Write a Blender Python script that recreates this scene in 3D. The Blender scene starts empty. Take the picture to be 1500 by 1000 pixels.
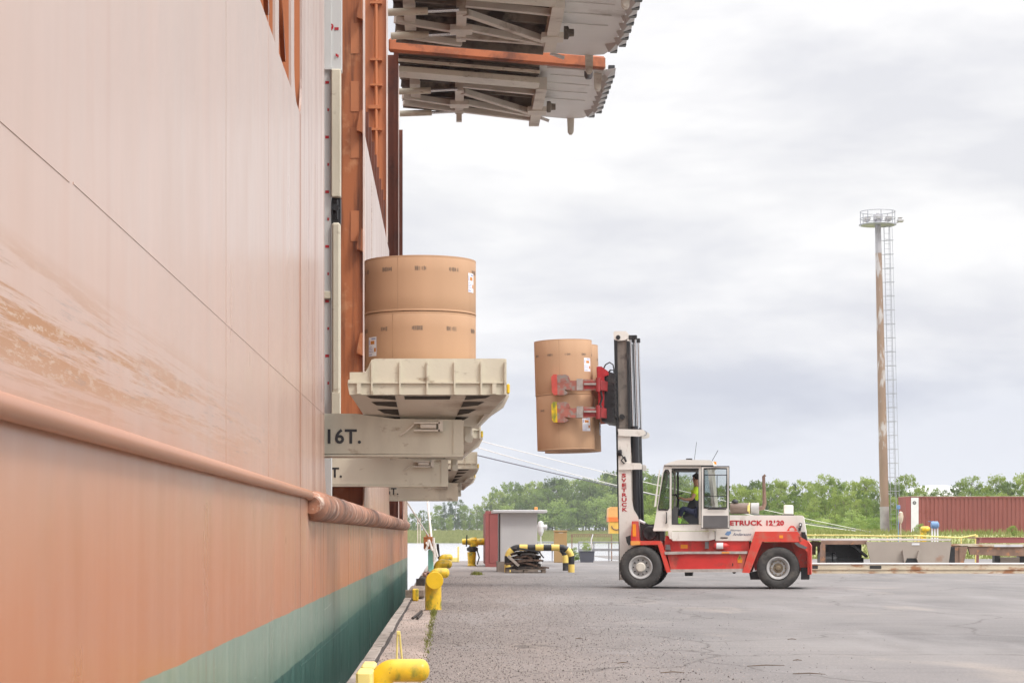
import bpy, math, random
from mathutils import Vector, Matrix
R = math.radians
PI = math.pi
random.seed(7)
sc = bpy.context.scene
COL = sc.collection
F = 3200.0      # focal length in photo pixels
VX, VY = 657.0, 783.0   # vanishing point of the quay
CZ = 1.42       # eye height over the quay

# ------------------------------------------------------------ camera
cam = bpy.data.cameras.new('camera')
camo = bpy.data.objects.new('camera', cam); COL.objects.link(camo)
camo.location = (0, 0, CZ); camo.rotation_euler = (R(90), 0, 0)
cam.sensor_width = 36; cam.lens = 36 * F / 1500
cam.shift_x = (750 - VX) / 1500; cam.shift_y = (VY - 500) / 1500
cam.clip_start = .1; cam.clip_end = 9000
sc.camera = camo

# ------------------------------------------------------------ world and sun
SUN_EL, SUN_AZ = R(48), R(132)     # azimuth clockwise from +Y (the view direction)
w = bpy.data.worlds.new('World'); sc.world = w; w.use_nodes = True
nt = w.node_tree; nt.nodes.clear()
def N(nt, t, **k):
    n = nt.nodes.new(t)
    for a, b in k.items():
        if a in n.inputs.keys() if hasattr(n.inputs, 'keys') else False: n.inputs[a].default_value = b
        else: setattr(n, a, b)
    return n
def ramp(nt, pts, interp='LINEAR'):
    n = nt.nodes.new('ShaderNodeValToRGB'); cr = n.color_ramp; cr.interpolation = interp
    while len(cr.elements) < len(pts): cr.elements.new(.5)
    for e, (p, c) in zip(cr.elements, pts):
        e.position = p; e.color = (c[0], c[1], c[2], 1) if hasattr(c, '__len__') else (c, c, c, 1)
    return n
sky = nt.nodes.new('ShaderNodeTexSky'); sky.sky_type = 'NISHITA'; sky.sun_disc = False
sky.sun_elevation = SUN_EL; sky.sun_rotation = SUN_AZ; sky.air_density = 1; sky.dust_density = 2
skm = nt.nodes.new('ShaderNodeVectorMath'); skm.operation = 'SCALE'; skm.inputs['Scale'].default_value = .09
nt.links.new(sky.outputs[0], skm.inputs[0])
tc = nt.nodes.new('ShaderNodeTexCoord')
mp = nt.nodes.new('ShaderNodeMapping'); mp.inputs['Scale'].default_value = (4.6, 4.6, 15); mp.inputs['Rotation'].default_value = (0, R(3), 0)
mp.inputs['Location'].default_value = (3.2, .4, 1.5)
nt.links.new(tc.outputs['Generated'], mp.inputs[0])
cn = nt.nodes.new('ShaderNodeTexNoise'); cn.inputs['Scale'].default_value = 1.15; cn.inputs['Detail'].default_value = 5; cn.inputs['Roughness'].default_value = .56
cn.inputs['Distortion'].default_value = .15
nt.links.new(mp.outputs[0], cn.inputs[0])
cr = ramp(nt, [(.36, (.76, .76, .79)), (.46, (.86, .855, .865)), (.54, (.95, .94, .935))])
nt.links.new(cn.outputs[0], cr.inputs[0])
sx = nt.nodes.new('ShaderNodeSeparateXYZ'); nt.links.new(tc.outputs['Generated'], sx.inputs[0])
# soft bluish cloud deck low over the horizon
lo = ramp(nt, [(.0, (.84, .86, .90)), (.030, (.80, .835, .91)), (.060, (.78, .81, .89)), (.085, (.95, .955, .98)), (.15, (1, 1, 1)), (.24, (.99, .99, 1))])
jz = nt.nodes.new('ShaderNodeMath'); jz.operation = 'MULTIPLY_ADD'; jz.inputs[1].default_value = .045
n2 = nt.nodes.new('ShaderNodeMath'); n2.operation = 'SUBTRACT'; n2.inputs[1].default_value = .5
nt.links.new(cn.outputs[0], n2.inputs[0]); nt.links.new(n2.outputs[0], jz.inputs[0]); nt.links.new(sx.outputs['Z'], jz.inputs[2])
nt.links.new(jz.outputs[0], lo.inputs[0])
mu = nt.nodes.new('ShaderNodeMix'); mu.data_type = 'RGBA'; mu.blend_type = 'MULTIPLY'; mu.inputs[0].default_value = 1
nt.links.new(cr.outputs[0], mu.inputs[6]); nt.links.new(lo.outputs[0], mu.inputs[7])
# overcast: the sky is brighter overhead than at the horizon
br = nt.nodes.new('ShaderNodeMapRange'); br.inputs['From Min'].default_value = .24; br.inputs['From Max'].default_value = 1
br.inputs['To Min'].default_value = 1.0; br.inputs['To Max'].default_value = 3.6
nt.links.new(sx.outputs['Z'], br.inputs['Value'])
sm = nt.nodes.new('ShaderNodeVectorMath'); sm.operation = 'SCALE'
nt.links.new(mu.outputs[2], sm.inputs[0]); nt.links.new(br.outputs[0], sm.inputs['Scale'])
mx = nt.nodes.new('ShaderNodeMix'); mx.data_type = 'RGBA'; mx.inputs[0].default_value = .93
nt.links.new(skm.outputs[0], mx.inputs[6]); nt.links.new(sm.outputs[0], mx.inputs[7])
bg = nt.nodes.new('ShaderNodeBackground'); bg.inputs['Strength'].default_value = 1.0
wo = nt.nodes.new('ShaderNodeOutputWorld')
nt.links.new(mx.outputs[2], bg.inputs[0]); nt.links.new(bg.outputs[0], wo.inputs[0])
sun = bpy.data.lights.new('sun', 'SUN'); sun.energy = 1.5; sun.angle = R(12); sun.color = (1, .95, .88)
suno = bpy.data.objects.new('sun', sun); COL.objects.link(suno)
d = Vector((math.sin(SUN_AZ) * math.cos(SUN_EL), math.cos(SUN_AZ) * math.cos(SUN_EL), math.sin(SUN_EL)))
suno.rotation_euler = d.to_track_quat('Z', 'Y').to_euler(); suno.location = (40, -30, 60)
sc.view_settings.view_transform = 'Standard'; sc.view_settings.look = 'None'
sc.view_settings.exposure = .18; sc.view_settings.gamma = 1
sc.render.engine = 'CYCLES'

# ------------------------------------------------------------ helpers
def P(px, py, D): return Vector(((px - VX) * D / F, D, CZ - (py - VY) * D / F))
def XP(px, D): return (px - VX) * D / F
def ZP(py, D): return CZ - (py - VY) * D / F

class MB:
    def __init__(s): s.v = []; s.f = []
    def add(s, vs, fs):
        o = len(s.v); s.v += [tuple(v) for v in vs]; s.f += [tuple(i + o for i in f) for f in fs]; return s
    def box(s, x0, x1, y0, y1, z0, z1):
        if x0 > x1: x0, x1 = x1, x0
        if y0 > y1: y0, y1 = y1, y0
        if z0 > z1: z0, z1 = z1, z0
        v = [(x, y, z) for z in (z0, z1) for y in (y0, y1) for x in (x0, x1)]
        return s.add(v, [(0, 2, 3, 1), (4, 5, 7, 6), (0, 1, 5, 4), (2, 6, 7, 3), (0, 4, 6, 2), (1, 3, 7, 5)])
    def cbox(s, x0, x1, y0, y1, z0, z1, c=.02):     # box with chamfered edges
        if x0 > x1: x0, x1 = x1, x0
        if y0 > y1: y0, y1 = y1, y0
        if z0 > z1: z0, z1 = z1, z0
        c = min(c, (x1-x0)*.45, (y1-y0)*.45, (z1-z0)*.45)
        V = []; idx = {}
        for i, (x, sx_) in enumerate(((x0, 1), (x1, -1))):
            for j, (y, sy) in enumerate(((y0, 1), (y1, -1))):
                for k, (z, sz) in enumerate(((z0, 1), (z1, -1))):
                    for a, p in enumerate(((x, y + sy*c, z + sz*c), (x + sx_*c, y, z + sz*c), (x + sx_*c, y + sy*c, z))):
                        idx[i, j, k, a] = len(V); V.append(p)
        fs = []
        for i in (0, 1):
            q = [idx[i, 0, 0, 0], idx[i, 0, 1, 0], idx[i, 1, 1, 0], idx[i, 1, 0, 0]]; fs.append(q if i == 0 else q[::-1])
            q = [idx[0, i, 0, 1], idx[1, i, 0, 1], idx[1, i, 1, 1], idx[0, i, 1, 1]]; fs.append(q if i == 0 else q[::-1])
            q = [idx[0, 0, i, 2], idx[0, 1, i, 2], idx[1, 1, i, 2], idx[1, 0, i, 2]]; fs.append(q if i == 0 else q[::-1])
        for j in (0, 1):
            for k in (0, 1):
                fs.append([idx[0, j, k, 1], idx[0, j, k, 2], idx[1, j, k, 2], idx[1, j, k, 1]])
                fs.append([idx[j, 0, k, 0], idx[j, 0, k, 2], idx[j, 1, k, 2], idx[j, 1, k, 0]])
                fs.append([idx[j, k, 0, 0], idx[j, k, 0, 1], idx[j, k, 1, 1], idx[j, k, 1, 0]])
                for i in (0, 1): pass
        for i in (0, 1):
            for j in (0, 1):
                for k in (0, 1): fs.append([idx[i, j, k, 0], idx[i, j, k, 1], idx[i, j, k, 2]])
        return s.add(V, fs)
    def prism(s, poly, y0, y1):                     # polygon in x,z extruded along y
        n = len(poly)
        v = [(x, y0, z) for x, z in poly] + [(x, y1, z) for x, z in poly]
        return s.add(v, [tuple(range(n)), tuple(range(2*n - 1, n - 1, -1))] + [(i, i + n, (i+1) % n + n, (i+1) % n) for i in range(n)])
    def prismx(s, poly, x0, x1):                    # polygon in y,z extruded along x
        n = len(poly)
        v = [(x0, y, z) for y, z in poly] + [(x1, y, z) for y, z in poly]
        return s.add(v, [tuple(range(n)), tuple(range(2*n - 1, n - 1, -1))] + [(i, i + n, (i+1) % n + n, (i+1) % n) for i in range(n)])
    def ring(s, outer, inner, y0, y1):
        n = len(outer)
        v = [(x, y, z) for y in (y0, y1) for L in (outer, inner) for x, z in L]
        f = []
        for i in range(n):
            j = (i+1) % n
            f += [(i, j, j+n, i+n), (i+2*n, i+3*n, j+3*n, j+2*n), (i, i+2*n, j+2*n, j), (i+n, j+n, j+3*n, i+3*n)]
        return s.add(v, f)
    def cyl(s, p0, p1, r0, r1=None, n=16, cap=True):
        r1 = r0 if r1 is None else r1
        p0 = Vector(p0); p1 = Vector(p1); d = (p1 - p0)
        if d.length < 1e-6: return s
        d.normalize(); a = d.orthogonal().normalized(); b = d.cross(a)
        vs = []
        for p, r in ((p0, r0), (p1, r1)):
            for i in range(n):
                t = 2*PI*i/n; vs.append(p + (a*math.cos(t) + b*math.sin(t))*r)
        fs = [(i, (i+1) % n, (i+1) % n + n, i + n) for i in range(n)]
        if cap: fs += [tuple(range(n-1, -1, -1)), tuple(range(n, 2*n))]
        return s.add(vs, fs)
    def tube(s, pts, r, n=10, cap=True):
        pts = [Vector(p) for p in pts]; m = len(pts); rr = r if hasattr(r, '__len__') else [r]*m
        d0 = (pts[1]-pts[0]).normalized(); a = d0.orthogonal().normalized(); vs = []
        for k, p in enumerate(pts):
            d = (pts[min(k+1, m-1)] - pts[max(k-1, 0)]).normalized()
            a = (a - d*a.dot(d)); a = a.normalized() if a.length > 1e-5 else d.orthogonal().normalized(); b = d.cross(a)
            for i in range(n):
                t = 2*PI*i/n; vs.append(p + (a*math.cos(t) + b*math.sin(t))*rr[k])
        fs = [(k*n+i, k*n+(i+1) % n, (k+1)*n+(i+1) % n, (k+1)*n+i) for k in range(m-1) for i in range(n)]
        if cap: fs += [tuple(range(n-1, -1, -1)), tuple(range((m-1)*n, m*n))]
        return s.add(vs, fs)
    def lathe(s, prof, c=(0, 0, 0), ax='Z', n=32):   # prof: (radius, height) pairs
        vs = []; fs = []; c = Vector(c)
        for r, h in prof:
            for i in range(n):
                t = 2*PI*i/n; x, y = r*math.cos(t), r*math.sin(t)
                vs.append(c + Vector({'Z': (x, y, h), 'Y': (x, h, y), 'X': (h, x, y)}[ax]))
        for k in range(len(prof)-1):
            for i in range(n): fs.append((k*n+i, k*n+(i+1) % n, (k+1)*n+(i+1) % n, (k+1)*n+i))
        return s.add(vs, fs)
    def bar(s, p0, p1, wd, h):                      # rectangular bar between two points
        p0 = Vector(p0); p1 = Vector(p1); d = (p1-p0).normalized()
        up = Vector((0, 0, 1)) if abs(d.z) < .95 else Vector((1, 0, 0))
        a = d.cross(up).normalized(); b = a.cross(d)
        vs = [p + a*i*wd/2 + b*j*h/2 for p in (p0, p1) for i, j in ((-1, -1), (1, -1), (1, 1), (-1, 1))]
        return s.add(vs, [(0, 1, 2, 3), (7, 6, 5, 4), (0, 4, 5, 1), (1, 5, 6, 2), (2, 6, 7, 3), (3, 7, 4, 0)])

def setp(o, label=None, cat=None, group=None, kind=None):
    if label: o['label'] = label
    if cat: o['category'] = cat
    if group: o['group'] = group
    if kind: o['kind'] = kind
    return o
def build(name, mb, mat, parent=None, off=(0, 0, 0), smooth=False, loc=None):
    me = bpy.data.meshes.new(name)
    o3 = Vector(off)
    me.from_pydata([tuple(Vector(v) - o3) for v in mb.v], [], mb.f); me.validate()
    import bmesh
    bm = bmesh.new(); bm.from_mesh(me); bmesh.ops.recalc_face_normals(bm, faces=bm.faces); bm.to_mesh(me); bm.free()
    me.materials.append(mat)
    if smooth:
        for p in me.polygons: p.use_smooth = True
        try: me.set_sharp_from_angle(angle=R(35))
        except Exception: pass
    o = bpy.data.objects.new(name, me); COL.objects.link(o)
    if parent: o.parent = parent
    if loc: o.location = loc
    return o
SPLIT = set('''jamb_wall door_post doubler_plate jamb_bracket bulwark_bracket guide_bar window_pane cross_beam brace lift_rod mast_crossbar fork_pocket seal_strip
tip_scallop tip_stop cab_trim side_fitting step_rail mast_roller hood_slot hydraulic_hose support_block wheel_stub frame_beam warning_sticker orange_print underbody rail
antenna coupling_guide pan_slot rung wheel_nut eye railing_bar skin_rib draft_mark inner_bulkhead cream_girder cage_hoop arm_valve yellow_band undercarriage end_roller folded_edge tip_scallop'''.split())
def islands(mb):
    p = list(range(len(mb.v)))
    def f(a):
        while p[a] != a: p[a] = p[p[a]]; a = p[a]
        return a
    for fc in mb.f:
        for k in fc[1:]: p[f(k)] = f(fc[0])
    g = {}
    for fc in mb.f: g.setdefault(f(fc[0]), []).append(fc)
    out = []
    for fs in g.values():
        ids = sorted({i for fc in fs for i in fc}); mp = {i: k for k, i in enumerate(ids)}; q = MB(); q.v = [mb.v[i] for i in ids]; q.f = [tuple(mp[i] for i in fc) for fc in fs]; out.append(q)
    return out
class Thing:
    def __init__(s, name, loc, label, cat, group=None, rz=0, world=True):
        s.o = bpy.data.objects.new(name, None); COL.objects.link(s.o)
        s.o.empty_display_size = .2
        s.o.location = loc; s.o.rotation_euler = (0, 0, rz); s.off = Vector(loc) if world else Vector((0, 0, 0))
        setp(s.o, label, cat, group)
    def part(s, name, mb, mat, parent=None, smooth=False, label=None):
        if name in SPLIT:
            pieces = islands(mb)
            if len(pieces) > 1:
                os_ = [build(name, q, mat, parent or s.o, s.off, smooth) for q in pieces]
                return os_[0]
        o = build(name, mb, mat, parent or s.o, s.off, smooth)
        if label: o['label'] = label
        return o
def single(name, mb, mat, loc, label, cat, group=None, smooth=False):
    o = build(name, mb, mat, None, loc, smooth, loc); setp(o, label, cat, group); return o
def copy_tree(o, parent=None):
    c = o.copy(); COL.objects.link(c); c.parent = parent
    for ch in list(o.children): copy_tree(ch, c)
    return c
def textmesh(body, size, depth=.003, bold=0, shear=0, align='LEFT', spacing=1):
    cu = bpy.data.curves.new('t', 'FONT'); cu.body = body; cu.size = size; cu.extrude = depth; cu.offset = bold; cu.shear = shear
    cu.align_x = align; cu.space_character = spacing; cu.resolution_u = 3
    ob = bpy.data.objects.new('t', cu); COL.objects.link(ob)
    dg = bpy.context.evaluated_depsgraph_get(); dg.update()
    me = bpy.data.meshes.new_from_object(ob.evaluated_get(dg))
    COL.objects.unlink(ob); bpy.data.objects.remove(ob)
    mb = MB()
    for p in me.polygons: pass
    mb.v = [tuple(v.co) for v in me.vertices]; mb.f = [tuple(p.vertices) for p in me.polygons]
    return mb
def place(mb, M):
    mb.v = [tuple(M @ Vector(v)) for v in mb.v]; return mb
UPR = Matrix.Rotation(R(90), 4, 'X')       # text plane -> upright facing -Y

# ------------------------------------------------------------ materials
def mat(name, col, rough=.6, metal=0, var=.14, scale=2.0, stretch=(1, 1, 1), col2=None, c2scale=3., c2lo=.55, c2hi=.65, c2stretch=(1, 1, 1),
        bump=0, bscale=20, spec=.5, coat=0, fine=0, col3=None, c3scale=1.2, c3lo=.55, c3hi=.75, c3stretch=(1, 1, 1)):
    m = bpy.data.materials.new(name); m.use_nodes = True; t = m.node_tree; L = t.links
    b = t.nodes['Principled BSDF']; b.inputs['Roughness'].default_value = rough; b.inputs['Metallic'].default_value = metal
    b.inputs['Specular IOR Level'].default_value = spec; b.inputs['Coat Weight'].default_value = coat
    tc = t.nodes.new('ShaderNodeTexCoord')
    def noise(sc_, st, det=4):
        mp = t.nodes.new('ShaderNodeMapping'); mp.inputs['Scale'].default_value = st; L.new(tc.outputs['Object'], mp.inputs[0])
        n = t.nodes.new('ShaderNodeTexNoise'); n.inputs['Scale'].default_value = sc_; n.inputs['Detail'].default_value = det
        L.new(mp.outputs[0], n.inputs[0]); return n
    n = noise(scale, stretch)
    r = ramp(t, [(.3, tuple(max(0, c*(1-var)) for c in col)), (.7, tuple(min(1, c*(1+var)) for c in col))]); L.new(n.outputs[0], r.inputs[0])
    out = r.outputs[0]
    def over(out, c, s_, st, lo_, hi_):
        n = noise(s_, st, 7); n.inputs['Roughness'].default_value = .62
        q = ramp(t, [(lo_, 0.), (hi_, 1.)]); L.new(n.outputs[0], q.inputs[0])
        x = t.nodes.new('ShaderNodeMix'); x.data_type = 'RGBA'; L.new(q.outputs[0], x.inputs[0]); L.new(out, x.inputs[6]); x.inputs[7].default_value = (*c, 1)
        return x.outputs[2]
    if col3: out = over(out, col3, c3scale, c3stretch, c3lo, c3hi)
    if col2: out = over(out, col2, c2scale, c2stretch, c2lo, c2hi)
    L.new(out, b.inputs['Base Color'])
    if bump:
        n = noise(bscale, (1, 1, 1)); bp = t.nodes.new('ShaderNodeBump'); bp.inputs['Strength'].default_value = bump; bp.inputs['Distance'].default_value = .02
        L.new(n.outputs[0], bp.inputs['Height']); L.new(bp.outputs[0], b.inputs['Normal'])
    return m
RUST = (.17, .062, .026)
m_cream = mat('cream paint', (.61, .56, .44), .5, var=.10, scale=.8, stretch=(1, 1, .4), col2=(.27, .19, .12), c2scale=3.4, c2lo=.60, c2hi=.74, c2stretch=(1, 1, 2), col3=(.46, .41, .32), c3stretch=(1, 1, .25), bump=.1)
m_creamd = mat('weathered cream steel', (.62, .56, .47), .6, var=.14, scale=.7, col2=(.21, .12, .06), c2scale=.9, c2lo=.55, c2hi=.72, c2stretch=(.5, 1, 1), bump=.15)
m_trussdk = mat('dark brown steel', (.21, .17, .13), .75, var=.35, scale=.8, col2=(.08, .06, .045), c2lo=.5, c2hi=.6, c2scale=1.)  # dark brown with random darker blotches; door ceiling and roller
m_doorplate = mat('pale grey door plate', (.68, .66, .62), .55, var=.07, scale=.5, col2=(.34, .29, .24), c2scale=.6, c2lo=.6, c2hi=.8)
m_orange = mat('orange ship paint', (.50, .17, .065), .42, var=.10, scale=.8, stretch=(1, 1, .3), col2=(.24, .075, .03), c2scale=1.4, c2lo=.56, c2hi=.74, c2stretch=(1.5, 1.5, .15), bump=.08)
m_jamb = mat('rust streaked jamb paint', (.38, .125, .045), .45, var=.14, scale=.8, stretch=(1, 1, .3), col2=(.15, .05, .022), c2scale=2.2, c2lo=.50, c2hi=.66, c2stretch=(2, 2, .12), col3=(.50, .22, .10), c3scale=1.2, c3lo=.58, c3hi=.66, bump=.1)
m_orangerust = mat('rusty orange beam', (.46, .14, .055), .6, var=.18, scale=1.3, col2=(.16, .05, .025), c2scale=.9, c2lo=.48, c2hi=.64, col3=(.75, .38, .20), c3scale=1.8, c3lo=.6, c3hi=.7)
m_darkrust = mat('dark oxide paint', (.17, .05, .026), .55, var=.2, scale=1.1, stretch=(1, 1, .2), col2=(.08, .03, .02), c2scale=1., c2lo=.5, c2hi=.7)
m_guide = mat('pale grey guide paint', (.58, .585, .57), .45, var=.06, scale=1, stretch=(1, 1, .3), col2=(.35, .33, .29), c2scale=2, c2lo=.62, c2hi=.7, c2stretch=(3, 3, .3))
m_red = mat('truck red paint', (.60, .035, .03), .42, var=.12, scale=1.5, col2=(.34, .06, .045), c2scale=4, c2lo=.54, c2hi=.74, col3=(.55, .14, .10), c3scale=2, c3lo=.52, c3hi=.7, c3stretch=(1, 1, .3), coat=.2)
m_redf = mat('truck light red paint', (.68, .06, .04), .45, var=.10, scale=1.5, col2=(.50, .15, .10), c2scale=4, c2lo=.50, c2hi=.70, col3=(.42, .06, .04), c3scale=9, c3lo=.60, c3hi=.68, coat=.1)
m_redmark = mat('red marking', (.45, .02, .03), .5, var=.1)
m_white = mat('off white paint', (.77, .73, .67), .45, var=.06, scale=1.2, col2=(.46, .39, .32), c2scale=4.2, c2lo=.57, c2hi=.76, c2stretch=(1, 1, .5), coat=.1)
m_black = mat('black steel', (.022, .022, .024), .45, var=.3, scale=4, col2=(.07, .06, .055), c2lo=.55, c2hi=.7)
m_rubber = mat('tyre rubber', (.05, .047, .045), .8, var=.25, scale=5, col2=(.13, .115, .10), c2scale=3, c2lo=.5, c2hi=.7)
m_rim = mat('grey wheel rim', (.46, .45, .44), .4, var=.1, scale=5, col2=(.2, .16, .12), c2lo=.6, c2hi=.7)
m_hub = mat('pale hub', (.62, .58, .50), .5, var=.15, scale=8)
m_hubr = mat('greasy brown hub', (.20, .155, .10), .6, var=.3, scale=9)
m_brown = mat('brown air cleaner', (.21, .15, .12), .5, var=.15, scale=4, stretch=(.3, 1, 1))
m_chrome = mat('steel rod', (.62, .62, .63), .2, metal=.85, var=.05)
m_steel = mat('galvanised steel', (.36, .37, .40), .45, metal=.3, var=.12, scale=4)
m_mastweb = mat('greasy mast channel', (.20, .165, .14), .6, var=.3, scale=4, stretch=(1, 1, .25), col2=(.08, .065, .055), c2lo=.52, c2hi=.66)
m_grey = mat('dark grey panel', (.13, .125, .125), .6, var=.1)
m_seat = mat('dark seat cloth', (.03, .032, .04), .8)
m_yel = mat('yellow paint', (.78, .50, .02), .38, var=.12, scale=7, col2=(.26, .11, .02), c2scale=26, c2lo=.64, c2hi=.70, col3=(.20, .23, .035), c3scale=6, c3lo=.50, c3hi=.66, c3stretch=(1, 1, .6), coat=.2)
m_yelcap = mat('cap yellow paint', (.80, .50, .01), .35, var=.06, scale=5, col2=(.2, .09, .02), c2scale=30, c2lo=.66, c2hi=.72)
m_yelpale = mat('pale yellow paint', (.80, .66, .22), .6, var=.12, scale=6, col2=(.35, .25, .1), c2scale=9, c2lo=.62, c2hi=.72)
m_yelb = mat('barrier yellow', (.85, .62, .16), .5, var=.08, scale=4, col2=(.2, .15, .08), c2scale=8, c2lo=.68, c2hi=.76)
m_cardboard = None
m_paperlabel = mat('white paper label', (.86, .86, .90), .7, var=.03)
m_labelor = mat('orange label print', (.65, .26, .06), .7, var=.1)
m_labelbl = mat('blue grey label print', (.30, .33, .55), .7, var=.1)
m_ink = mat('faded grey ink', (.19, .145, .11), .85, var=.3, scale=60)
m_lamp = mat('orange lamp lens', (.85, .30, .03), .25, var=.1)
m_hutw = mat('light grey sheet', (.62, .62, .63), .6, var=.04, scale=1, col2=(.45, .43, .42), c2scale=1.5, c2lo=.6, c2hi=.8, c2stretch=(1, 1, .2))
m_concdk = mat('grimy concrete plinth', (.24, .20, .17), .9, var=.3, scale=3)
m_contred = mat('faded container red', (.30, .085, .078), .6, var=.12, scale=.8, col2=(.45, .22, .18), c2scale=2, c2lo=.62, c2hi=.72, c2stretch=(1, 1, .3))
m_contred2 = mat('brown red corrugated steel', (.27, .085, .07), .55, var=.14, scale=.5, stretch=(1, 1, .3), col2=(.22, .06, .045), c2scale=1.2, c2lo=.55, c2hi=.75)
m_wood = mat('weathered timber', (.22, .175, .14), .9, var=.3, scale=6, stretch=(1, .15, 1), col2=(.11, .085, .07), c2scale=8, c2lo=.5, c2hi=.65, c2stretch=(1, .2, 1), bump=.4)
m_scrap = mat('dark scrap rubber', (.035, .027, .023), .8, var=.4, scale=6, col2=(.11, .065, .045), c2lo=.55, c2hi=.7)
m_trailer = mat('grey brown trailer paint', (.36, .31, .265), .7, var=.1, scale=.8, col2=(.33, .17, .10), c2scale=1.3, c2lo=.6, c2hi=.75)
m_deck = mat('pale worn deck', (.55, .50, .48), .8, var=.12, scale=1)
m_rack = mat('rusty cream rack', (.58, .50, .38), .7, var=.1, scale=1.5, col2=(.36, .17, .08), c2scale=2.5, c2lo=.52, c2hi=.62, c2stretch=(.5, 1, 1.5))
m_rustfr = mat('rust frame', (.25, .155, .11), .8, var=.3, scale=2, col2=(.42, .2, .1), c2lo=.55, c2hi=.65)
m_pole = mat('mast pole brown weathered steel', (.29, .20, .145), .7, var=.12, scale=1, stretch=(1, 1, .3), col2=(.50, .47, .46), c2scale=1.1, c2lo=.54, c2hi=.60, c2stretch=(1, 1, .3))
m_poletop = mat('grey pole steel', (.42, .41, .43), .6, var=.08)
m_cabinet = mat('brown cabinet', (.38, .24, .10), .7, var=.08)
m_rope = mat('pale mooring rope', (.80, .78, .74), .8, var=.1, scale=8)
m_ropedk = mat('dark mooring rope', (.16, .16, .19), .8, var=.1)
m_tub = mat('dark grey tub', (.09, .095, .12), .6, var=.1)
m_mint = mat('mint post', (.25, .60, .50), .5, var=.1)
m_skin = mat('skin', (.42, .22, .15), .55, var=.05)
m_hair = mat('dark hair', (.02, .014, .01), .7)
m_lime = mat('lime shirt', (.52, .75, .03), .8, var=.08, scale=6)
m_navy = mat('navy trousers', (.025, .032, .07), .85, var=.2, scale=6)
m_limedk = mat('reflective lime fabric', (.36, .72, .10), .7, var=.3, scale=14)
m_blue = mat('blue motor paint', (.16, .28, .48), .5)
m_orplain = mat('orange plastic paint', (.80, .34, .08), .5, var=.08)
m_whiteobj = mat('white weathered', (.75, .75, .76), .6, var=.08)
m_soil = mat('bark', (.14, .11, .085), .9, var=.3, scale=3)

m_slot = mat('dark slot', (.05, .04, .03), .8)
m_rustdk = mat('dark rusty offcut', (.10, .06, .042), .85, var=.4, scale=5)
def mat_glass():
    m = bpy.data.materials.new('window glass'); m.use_nodes = True; t = m.node_tree; t.nodes.clear()
    o = t.nodes.new('ShaderNodeOutputMaterial'); mx = t.nodes.new('ShaderNodeMixShader'); tr = t.nodes.new('ShaderNodeBsdfTransparent'); g = t.nodes.new('ShaderNodeBsdfGlossy')
    tr.inputs[0].default_value = (.82, .85, .85, 1); g.inputs['Roughness'].default_value = .03
    fr = t.nodes.new('ShaderNodeFresnel'); fr.inputs[0].default_value = 1.5
    t.links.new(fr.outputs[0], mx.inputs[0]); t.links.new(tr.outputs[0], mx.inputs[1]); t.links.new(g.outputs[0], mx.inputs[2]); t.links.new(mx.outputs[0], o.inputs[0])
    return m
m_glass = mat_glass()
def mat_paper():
    m = mat('brown kraft paper', (.53, .325, .195), .7, var=.04, scale=2.2, stretch=(1.2, 1.2, .05), col2=(.49, .29, .165), c2scale=1.2, c2lo=.55, c2hi=.8, c2stretch=(1.5, 1.5, .1), bump=.05, bscale=6, spec=.35)
    return m
m_cardboard = mat_paper()
m_overlap = mat('glued paper edge', (.45, .27, .155), .7)
def mat_leaf(name, c1, c2, c3):
    m = bpy.data.materials.new(name); m.use_nodes = True; t = m.node_tree; L = t.links; b = t.nodes['Principled BSDF']
    tc = t.nodes.new('ShaderNodeTexCoord'); n = t.nodes.new('ShaderNodeTexNoise'); n.inputs['Scale'].default_value = .55; n.inputs['Detail'].default_value = 3
    L.new(tc.outputs['Object'], n.inputs[0])
    oi = t.nodes.new('ShaderNodeObjectInfo'); ad = t.nodes.new('ShaderNodeMath'); ad.operation = 'MULTIPLY_ADD'; ad.inputs[1].default_value = .42
    L.new(oi.outputs['Random'], ad.inputs[0])
    sb = t.nodes.new('ShaderNodeMath'); sb.operation = 'SUBTRACT'; sb.inputs[1].default_value = .21; L.new(n.outputs[0], sb.inputs[0]); L.new(sb.outputs[0], ad.inputs[2])
    r = ramp(t, [(.25, c1), (.5, c2), (.75, c3)]); L.new(ad.outputs[0], r.inputs[0]); L.new(r.outputs[0], b.inputs['Base Color'])
    b.inputs['Roughness'].default_value = .6; b.inputs['Specular IOR Level'].default_value = .25
    tl = t.nodes.new('ShaderNodeBsdfTranslucent'); L.new(r.outputs[0], tl.inputs[0]); mx = t.nodes.new('ShaderNodeMixShader'); mx.inputs[0].default_value = .45
    L.new(b.outputs[0], mx.inputs[1]); L.new(tl.outputs[0], mx.inputs[2]); L.new(mx.outputs[0], t.nodes['Material Output'].inputs[0])
    return m
m_leaf = mat_leaf('birch leaves', (.09, .14, .035), (.19, .27, .06), (.35, .42, .11))
m_leafdk = mat_leaf('dark needles', (.07, .11, .055), (.10, .15, .07), (.15, .20, .09))
m_shrub = mat_leaf('willow leaves', (.13, .20, .05), (.24, .34, .08), (.38, .46, .14))
m_grassl = mat_leaf('grass blades', (.16, .17, .05), (.22, .25, .07), (.32, .33, .13))

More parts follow.
